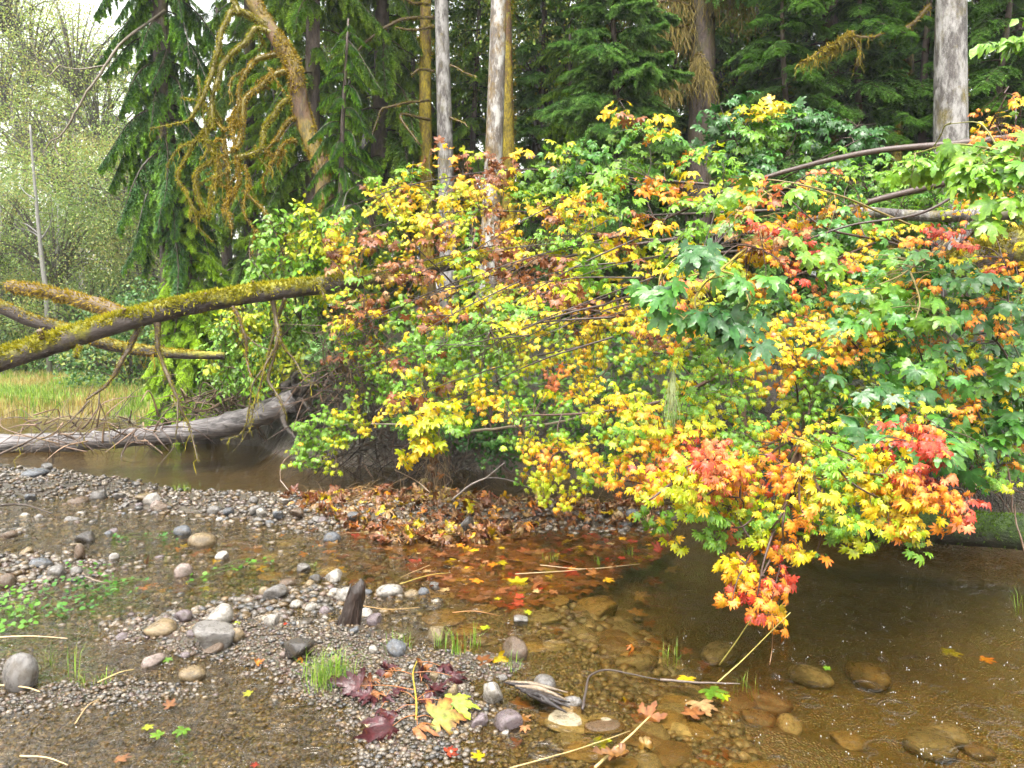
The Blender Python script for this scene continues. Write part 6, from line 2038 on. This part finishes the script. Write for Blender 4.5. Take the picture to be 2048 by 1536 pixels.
rng = np.random.default_rng(14)
ONE = [(995, 1322, .085, 'Y', 'C', 0, 'bright yellow leaf curled up beside the dark brown rock'), (320, 1465, .05, 'LG', 'F', 0, 'small green leaf floating in the near rippled film'), (368, 1452, .06, 'LG', 'F', 1, 'green leaf with a red edge floating in the near rippled film'),
       (290, 1448, .045, 'YG', 'F', 2, 'pale green leaf floating next to a green one'), (962, 1508, .05, 'Y', 'F', 0, 'small yellow leaf on the near stones'), (1247, 1380, .08, 'Y', 'C', 1, 'yellow curled leaf over the sunken stones'), (1265, 1290, .05, 'O', 'C', 2, 'orange leaf floating by the clear stones'),
       (1000, 1120, .09, 'Y', 'F', 0, 'golden leaf in the leafy shallows'), (1420, 1375, .11, 'LG', 'F', 1, 'green maple leaf lying on the twig raft'), (1375, 1350, .07, 'Y', 'F', 2, 'yellow leaf on the twig raft beside the green one'), (1655, 1334, .045, 'LG', 'F', 0, 'single green leaf floating on the murky pool'),
       (1890, 1285, .10, 'YG', 'F', 1, 'pale leaf lying under the ripples of the pool'), (1965, 1300, .08, 'O', 'F', 2, 'orange leaf sunk near the pale one'), (1450, 1385, .06, 'YG', 'F', 0, 'lime leaf at the outer edge of the twig raft'), (512, 1325, .04, 'O', 'C', 0, 'small orange leaf on the gravel above the film'),
       (605, 1322, .035, 'O', 'C', 1, 'small orange leaf leaning by the broad dark rock'), (575, 1247, .04, 'R', 'F', 2, 'red leaf on the gravel beside the pale egg stone'), (500, 1382, .045, 'YG', 'F', 1, 'lime leaf on the gravel close to the green tuft'), (340, 1407, .06, 'OB', 'F', 0, 'russet leaf floating in the near film'),
       (235, 1513, .06, 'OB', 'F', 2, 'russet leaf at the near side of the rippled film'), (895, 1500, .05, 'R', 'F', 0, 'deep red leaf on the wet stones below the maroon leaves'), (512, 1525, .035, 'R', 'F', 1, 'tiny deep red leaf on the near wet gravel'), (470, 1248, .04, 'YG', 'F', 0, 'lime leaf on the pale rounded stone'),
       (330, 1315, .045, 'LG', 'F', 2, 'light green leaf by the pinkish blocky stone'), (1050, 1447, .05, 'T', 'F', 1, 'cream leaf on the water beside the wet purplish stone'), (1290, 1480, .10, 'T', 'C', 2, 'tan crumpled leaf under the slanting straw'), (1245, 1515, .10, 'OB', 'C', 0, 'russet crumpled leaf at the end of the slanting straw'),
       (1400, 1400, .12, 'T', 'F', 0, 'broad tan leaf soaked at the twig raft'), (1380, 1425, .09, 'OB', 'F', 1, 'russet leaf soaked at the twig raft'), (975, 1250, .06, 'YG', 'F', 2, 'pale yellow-green leaf floating by the grey stone'), (1060, 1222, .05, 'YG', 'F', 0, 'cream-green leaf floating beside the grey stone in clear water')]
for i, (px, py, s_, kk, shp, va, lb) in enumerate(ONE):
    lay_leaf(px, py, s_, kk, shp, va, lb, rng, tilt=.5 if shp == 'C' else .08, z=(-.03 if 'sunk' in lb or 'under' in lb else None))
heap = [(560, 1000), (640, 985), (760, 975), (900, 985), (1060, 1005), (1330, 1015), (1330, 1050), (1080, 1060), (960, 1085), (760, 1090), (700, 1060), (600, 1030)]
q = sample_poly(heap, 170, rng)
for i, (a, b_) in enumerate(q):
    kk = ['T', 'BR', 'OB', 'Y', 'O', 'YO', 'C'][rng.choice(7, p=[.26, .22, .24, .10, .06, .08, .04])]
    g = G(a, b_)
    lay_leaf(a, b_, rng.uniform(.07, .14), kk, 'C', int(rng.integers(0, 3)), f"{'crumpled' if i % 2 else 'curled'} {CW[kk]} leaf {'at the stony end of the litter heap' if a < 700 else 'in the litter heap, ahead of the hanging debris' if a < 830 else 'in the litter heap just under the hanging debris' if a < 920 else 'in the litter heap past the hanging debris' if a < 1080 else 'at the dark end of the litter heap'}{', on its crest' if b_ < 1030 else ', by the water'}", rng, z=max(TZ(g[0], g[1]), 0) + rng.uniform(.0, .045), tilt=.4, group='leaves of the litter heap')
wet = [(690, 1065), (1000, 1060), (1340, 1055), (1340, 1100), (1180, 1170), (1030, 1215), (900, 1190), (800, 1120)]
q = sample_poly(wet, 120, rng)
for i, (a, b_) in enumerate(q):
    kk = ['OB', 'BR', 'O', 'Y', 'YO', 'R', 'T'][rng.choice(7, p=[.34, .24, .1, .12, .08, .06, .06])]
    up_ = rng.random() < .45
    g = G(a, b_)
    lay_leaf(a, b_, rng.uniform(.045, .09), kk, 'F', int(rng.integers(0, 3)), f"flat {CW[kk]} leaf {'floating on' if up_ else 'drowned in'} the leafy shallows", rng, z=.004 if up_ else max(TZ(g[0], g[1]) + .012, -.05), tilt=.06, group='leaves in the leafy shallows')
b = MB()
for poly, n, shp, zlo, zhi, ks, pr in ((heap, 1000, CURL, 0, .05, ['T', 'BR', 'OB', 'Y', 'YO'], [.28, .3, .27, .08, .07]), (wet, 1100, FLATL, -.03, -.004, ['OB', 'BR', 'R', 'Y'], [.47, .40, .07, .06]),
                                       ([(250, 1060), (700, 1060), (850, 1180), (500, 1170), (300, 1190)], 70, FLATL, -.05, -.01, ['OB', 'BR', 'Y', 'O'], [.4, .3, .15, .15]),
                                       ([(850, 1180), (1350, 1100), (1500, 1540), (1000, 1540)], 60, FLATL, -.2, -.06, ['OB', 'BR', 'YG', 'T'], [.4, .3, .1, .2])):
    q = sample_poly(poly, n, rng)
    p = np.array([G(a, c_) for a, c_ in q])
    zt = terrain(p[:, 0], p[:, 1])
    p[:, 2] = np.maximum(zt, 0) + rng.uniform(0, zhi, n) if zhi > 0 else np.maximum(zt + .01, rng.uniform(zlo, zhi, n))
    x_, y_, z_ = leaf_frames(unit(rng.normal(0, 1, (n, 3)) * np.array([1, 1, .1])), rng, 0, .2, .7 if zhi > 0 else .08)
    ky = [ks[i] for i in rng.choice(len(ks), n, p=pr)]
    c0, c1 = pick_cols(ky, n, rng, .25)
    w = rng.integers(0, 3, n)
    for i in range(3):
        m_ = w == i
        stamp(b, shp[i], p[m_], x_[m_], y_[m_], z_[m_], rng.uniform(.04, .115, m_.sum()), c0[m_] * .6, c1[m_] * .6)
tag(b.build('leaf_litter', MAT['dead_leaf']), 'sodden brown and russet leaf litter on the spit and its shallows', 'leaf litter', kind='stuff')
b = MB()
for i in range(300):                          # straws and needles in the litter
    a, c_ = sample_poly(heap, 1, rng)[0]
    g = G(a, c_)
    g[2] = max(TZ(g[0], g[1]), 0) + rng.uniform(.01, .07)
    d = unit(rng.normal(0, 1, 3) * np.array([1, .6, .5])) * rng.uniform(.04, .14)
    tube(b, spline([g, g + d + (0, 0, .02), g + d * 2], 2), .0015, 3, np.array((.34, .22, .10)) * rng.uniform(.5, 1.3), cap=False)
tag(b.build('litter_straw', MAT['twig']), 'fine straw and twigs matted in the litter heap', 'litter', kind='stuff')

# the torn-off maple shoot with maroon leaves
FB = thing('fallen_maple_shoot', G(835, 1400, .02), 'torn maple shoot with limp maroon leaves and orange stalks on the near gravel', 'branch')
b = MB()
stem = [(835, 1320, .05), (826, 1345, .07), (830, 1380, .08), (833, 1410, .08), (832, 1440, .06)]
s = spline([G(a, c_, z_) for a, c_, z_ in stem], 6)
tube(b, s, np.linspace(.0035, .0045, len(s)), 6, (.36, .27, .04), .1)
b.build('stem', MAT['twig'], FB)
LV = [  # node px,py, leaf centre px,py, size, key
    (830, 1380, 720, 1390, .15, 'MA', -2.3), (828, 1350, 770, 1360, .11, 'MA', -2.0), (835, 1325, 880, 1350, .13, 'MA', -.6), (835, 1325, 845, 1350, .09, 'OB', -1.4), (832, 1410, 790, 1440, .12, 'MA', -2.2), (832, 1430, 785, 1470, .19, 'MA', -1.9),
    (832, 1435, 868, 1455, .18, 'GREEN', -1.2), (833, 1400, 900, 1425, .16, 'GREEN2', -.3), (832, 1400, 800, 1400, .11, 'MA', -1.8), (832, 1400, 870, 1400, .10, 'MA', -.7), (826, 1345, 905, 1370, .11, 'MA', -.3), (832, 1430, 835, 1470, .10, 'OB', -1.6)]
_rl = np.random.default_rng(17)
LV = [(a, c_, lx, ly, sz * 1.05, kk, az) for a, c_, lx, ly, sz, kk, az in LV]
for _ in range(14):
    _a = _rl.uniform(0, 6.28)
    LV.append((830 + _rl.normal(0, 3), _rl.uniform(1330, 1430), 815 + 70 * math.cos(_a) * _rl.uniform(.4, 1.2), 1395 + 62 * math.sin(_a) * _rl.uniform(.4, 1.1), _rl.uniform(.07, .12), 'MA' if _rl.random() < .8 else 'BR', _a))
PAL['GREEN'] = ((.22, .30, .06), (.24, .06, .03))
PAL['GREEN2'] = ((.28, .34, .10), (.34, .34, .02))
for i, (a, c_, lx, ly, sz, kk, az) in enumerate(LV):
    n0 = G(a, c_, .07)
    e = G(lx, ly - 18, .05)
    bb_ = MB()
    if i > 11:                                   # shed leaves lying round the shoot keep only a short stalk
        n0 = e + unit(n0 - e) * .05
    q = spline([n0, (n0 + e) / 2 + (0, 0, .012), e], 6)
    tube(bb_, q, np.linspace(.0024, .0016, len(q)), 5, (.30, .12, .04))
    bb_.build('leaf_stalk', MAT['twig'], FB)
    d = e - n0
    az = math.atan2(d[1], d[0]) if np.linalg.norm(d[:2]) > .03 else az
    y_ = unit(np.array([math.cos(az), math.sin(az), -.12]))
    n_ = np.array([0, -.3, 1.0]) + rng.normal(0, .4, 3)
    n_ = unit(n_ - y_ * np.dot(n_, y_))
    c0, c1 = pick_cols([kk], 1, rng, .15)
    lm = MB()
    stamp(lm, CURL[i % 3] if kk != 'GREEN' and kk != 'GREEN2' else BIG[0], e[None], np.cross(y_, n_)[None], y_[None], n_[None], sz * .8, c0, c1)
    lm.build('leaf', MAT['dead_leaf'], FB, origin=e)

# ================================================================== WOOD PIECES AND STRAWS
b = MB()
g = G(712, 1252, 0)
s = spline([g + (-.06, .02, -.06), g + (-.035, .02, .05), g + (0, .02, .16), g + (.025, .02, .23), g + (.028, .02, .275)], 5)
tube(b, s, np.interp(np.linspace(0, 1, len(s)), [0, .3, .6, .85, 1], [.062, .058, .044, .024, .004]), 14, (.03, .02, .016), .4, 4)
s = spline([g + (-.10, .05, -.03), g + (-.09, .04, .03), g + (-.05, .03, .09)], 4)
tube(b, s, np.linspace(.035, .006, len(s)), 8, (.025, .018, .015), .4, 5)
for i in range(9):                            # splinters and torn fibres
    a_ = i * .7
    o_ = np.array([math.cos(a_) * .055, .02 + math.sin(a_) * .055, 0])
    s = spline([g + o_ + (-.05, 0, -.05), g + o_ * .95 + (-.03, 0, .06), g + o_ * .6 + (.005, 0, .15 + .05 * (i % 3))], 4)
    tube(b, s, np.linspace(.018, .004, len(s)), 5, (.045, .03, .024) if i % 3 else (.09, .07, .055), .4, i)
tag(b.build('wood_stub', MAT['darkwood'], origin=g), 'upright pointed black stub of rotten wood among pale stones', 'stump')
SW = thing('splintered_wood', G(1080, 1400, .02), 'splintered piece of wet black bark wood lying in the shallows', 'driftwood')
rng = np.random.default_rng(15)
for i in range(9):
    a = G(1010 + i * 5 + rng.uniform(-6, 6), 1362 + i * 3.2, .05)
    e = G(1125 + rng.uniform(-25, 18), 1385 + i * 5, .03)
    mid = (a + e) / 2 + (0, 0, rng.uniform(0, .02))
    bb_ = MB()
    q = spline([a, mid, e], 5)
    tube(bb_, q, np.interp(np.linspace(0, 1, len(q)), [0, .4, 1], [.004, .017, .003]), 5, (.20, .15, .10) if i in (0, 3) else (.022, .016, .015), .35, i)
    bb_.build('splinter', MAT['darkwood'], SW)
STICKS = [([(1165, 1420, .0), (1172, 1385, .03), (1180, 1352, .06), (1210, 1340, .06), (1260, 1348, .04), (1320, 1360, .01)], .0065, (.06, .045, .038), 'bent lichen-spotted twig lying in the clear water'),
          ([(1320, 1360, .01), (1400, 1365, .01), (1480, 1368, .01)], .007, (.12, .09, .07), 'dark twig forming the raft that holds the leaves'),
          ([(1190, 1536, .01), (1250, 1480, .02), (1300, 1432, .04)], .006, (.45, .34, .14), 'thick straw slanting over the crumpled tan leaves'), ([(1020, 1536, .0), (1150, 1500, .01), (1260, 1462, .01)], .0035, (.38, .28, .12), 'long thin straw lying across the sunken stones'),
          ([(1440, 1330, .0), (1475, 1280, .18), (1507, 1230, .36)], .004, (.40, .34, .08), 'yellow stalk rising from the pool to the vine maple tip'), ([(1430, 1370, .0), (1490, 1315, .12), (1580, 1225, .38)], .004, (.36, .30, .08), 'long yellow stalk arching from the twig raft'), ([(1540, 1330, .0), (1545, 1290, .1), (1545, 1240, .3)], .003, (.22, .12, .06), 'thin brown stem dipping into the pool below the vine maple tip'),
          ([(0, 1275, .03), (60, 1272, .03), (135, 1276, .03)], .005, (.48, .34, .2), 'straw stalk by the weeds pointing at the round boulder'), ([(0, 1370, .02), (50, 1375, .03), (80, 1384, .02)], .005, (.5, .36, .18), 'straw stalk in front of the round grey boulder'), ([(150, 1448, .01), (175, 1412, .03), (200, 1396, .02)], .003, (.45, .3, .14), 'short straw in the near film'),
          ([(40, 1512, .01), (90, 1515, .02), (135, 1530, .01)], .004, (.5, .38, .2), 'pale straw curved over the near rippled film'), ([(195, 1365, .02), (240, 1345, .03), (270, 1338, .02)], .004, (.46, .34, .14), 'straw stalk by the tan and white stone'), ([(718, 1436, .01), (740, 1460, .01), (762, 1486, .01)], .0025, (.5, .38, .22), 'pale straw lying below the maroon leaves'),
          ([(800, 1168, .02), (860, 1150, .02), (900, 1146, .01)], .004, (.36, .27, .06), 'yellow stalk lying in the leafy shallows'), ([(690, 1205, .0), (770, 1218, .01), (840, 1215, .01)], .003, (.42, .26, .1), 'orange straw behind the black stub'), ([(860, 1130, .06), (830, 1142, .05), (800, 1155, .03)], .003, (.34, .22, .1), 'arched leaf stalk over the leafy shallows'),
          ([(165, 1148, .01), (185, 1160, .03), (215, 1166, .01)], .008, (.2, .15, .11), 'bent grey twig among the floating green leaves'), ([(860, 985, .35), (830, 960, .45), (790, 940, .6)], .006, (.2, .14, .09), 'thin bare twig leaning off the litter heap'), ([(560, 960, .2), (580, 985, .1), (588, 1000, .05)], .005, (.3, .24, .2), 'short pale stick standing on the spit'),
          ([(1030, 1148, .01), (1130, 1142, .01), (1280, 1128, .01)], .004, (.4, .3, .16), 'long straw floating across the end of the leafy shallows'), ([(1080, 1130, .01), (1170, 1138, .015), (1260, 1130, .01)], .003, (.45, .34, .2), 'thin straw floating beside the longer one'), ([(905, 1225, .03), (950, 1222, .06), (1000, 1232, .02)], .003, (.4, .2, .08), 'orange leaf stalk standing over the clear water')]
for i, (pl, r, c, lb) in enumerate(STICKS):
    b = MB()
    s = spline([G(*p) for p in pl], 6)
    s[:, 2] = np.maximum(s[:, 2], terrain(s[:, 0], s[:, 1]) + r)
    s = s + np.stack([fbm(s[:, 0] * 9, s[:, 1] * 9, kk * 5.0, i) for kk in range(3)], -1) * r * 1.5
    tube(b, s, np.linspace(r, r * .5, len(s)), 6, c, .15, i)
    tag(b.build('straw_stalk' if c[0] > .3 else 'dead_twig', MAT['twig'], origin=s[0]), lb, 'straw' if c[0] > .3 else 'twig')

# ================================================================== RAIN
rng = np.random.default_rng(16)
b = MB()
q = np.concatenate([sample_poly([(1320, 1200), (1700, 1130), (2048, 1080), (2048, 1536), (1400, 1536)], 130, rng), sample_poly([(150, 905), (560, 900), (900, 960), (560, 975), (200, 960)], 120, rng), sample_poly([(0, 1050), (700, 1050), (1300, 1250), (900, 1536), (0, 1536)], 60, rng)])
for a, c_ in q:
    g = G(a, c_)
    if TZ(g[0], g[1]) > -.01:
        continue
    for k in range(rng.integers(1, 4)):
        r = rng.uniform(.0008, .0022)
        st = rng.uniform(1, 2.6)
        v = IC1[0] * np.array([r, r, r * st]) + g + rng.normal(0, 1, 3) * np.array([.012, .012, 0]) + (0, 0, r + rng.random() ** 2 * .025)
        b.add(v, IC1[1], (1, 1, 1))
tag(b.build('rain_splash', MAT['drop']), 'tiny raindrops splashing off the water', 'raindrop', kind='stuff')

# ================================================================== AIR
b = MB()
x0, x1, y0, y1, z0, z1 = -90, 60, -6, 110, -1.6, 34
v = np.array([(x, y, z) for x in (x0, x1) for y in (y0, y1) for z in (z0, z1)], float)
f4 = [(0, 1, 3, 2), (4, 6, 7, 5), (0, 4, 5, 1), (2, 3, 7, 6), (0, 2, 6, 4), (1, 5, 7, 3)]
HAZE = True
if HAZE:
    b.add(v, [t for f in f4 for t in ((f[0], f[1], f[2]), (f[0], f[2], f[3]))])
    hm, nt, out = new_mat('rainy_air')
    pv = N_(nt, 'ShaderNodeVolumePrincipled')
    pv.inputs['Color'].default_value = (.93, .96, 1, 1)
    pv.inputs['Density'].default_value = 0.0008
    nt.links.new(pv.outputs[0], out.inputs['Volume'])
    tag(b.build('haze', hm, smooth=False), 'pale rainy air over the creek', 'haze', kind='stuff')
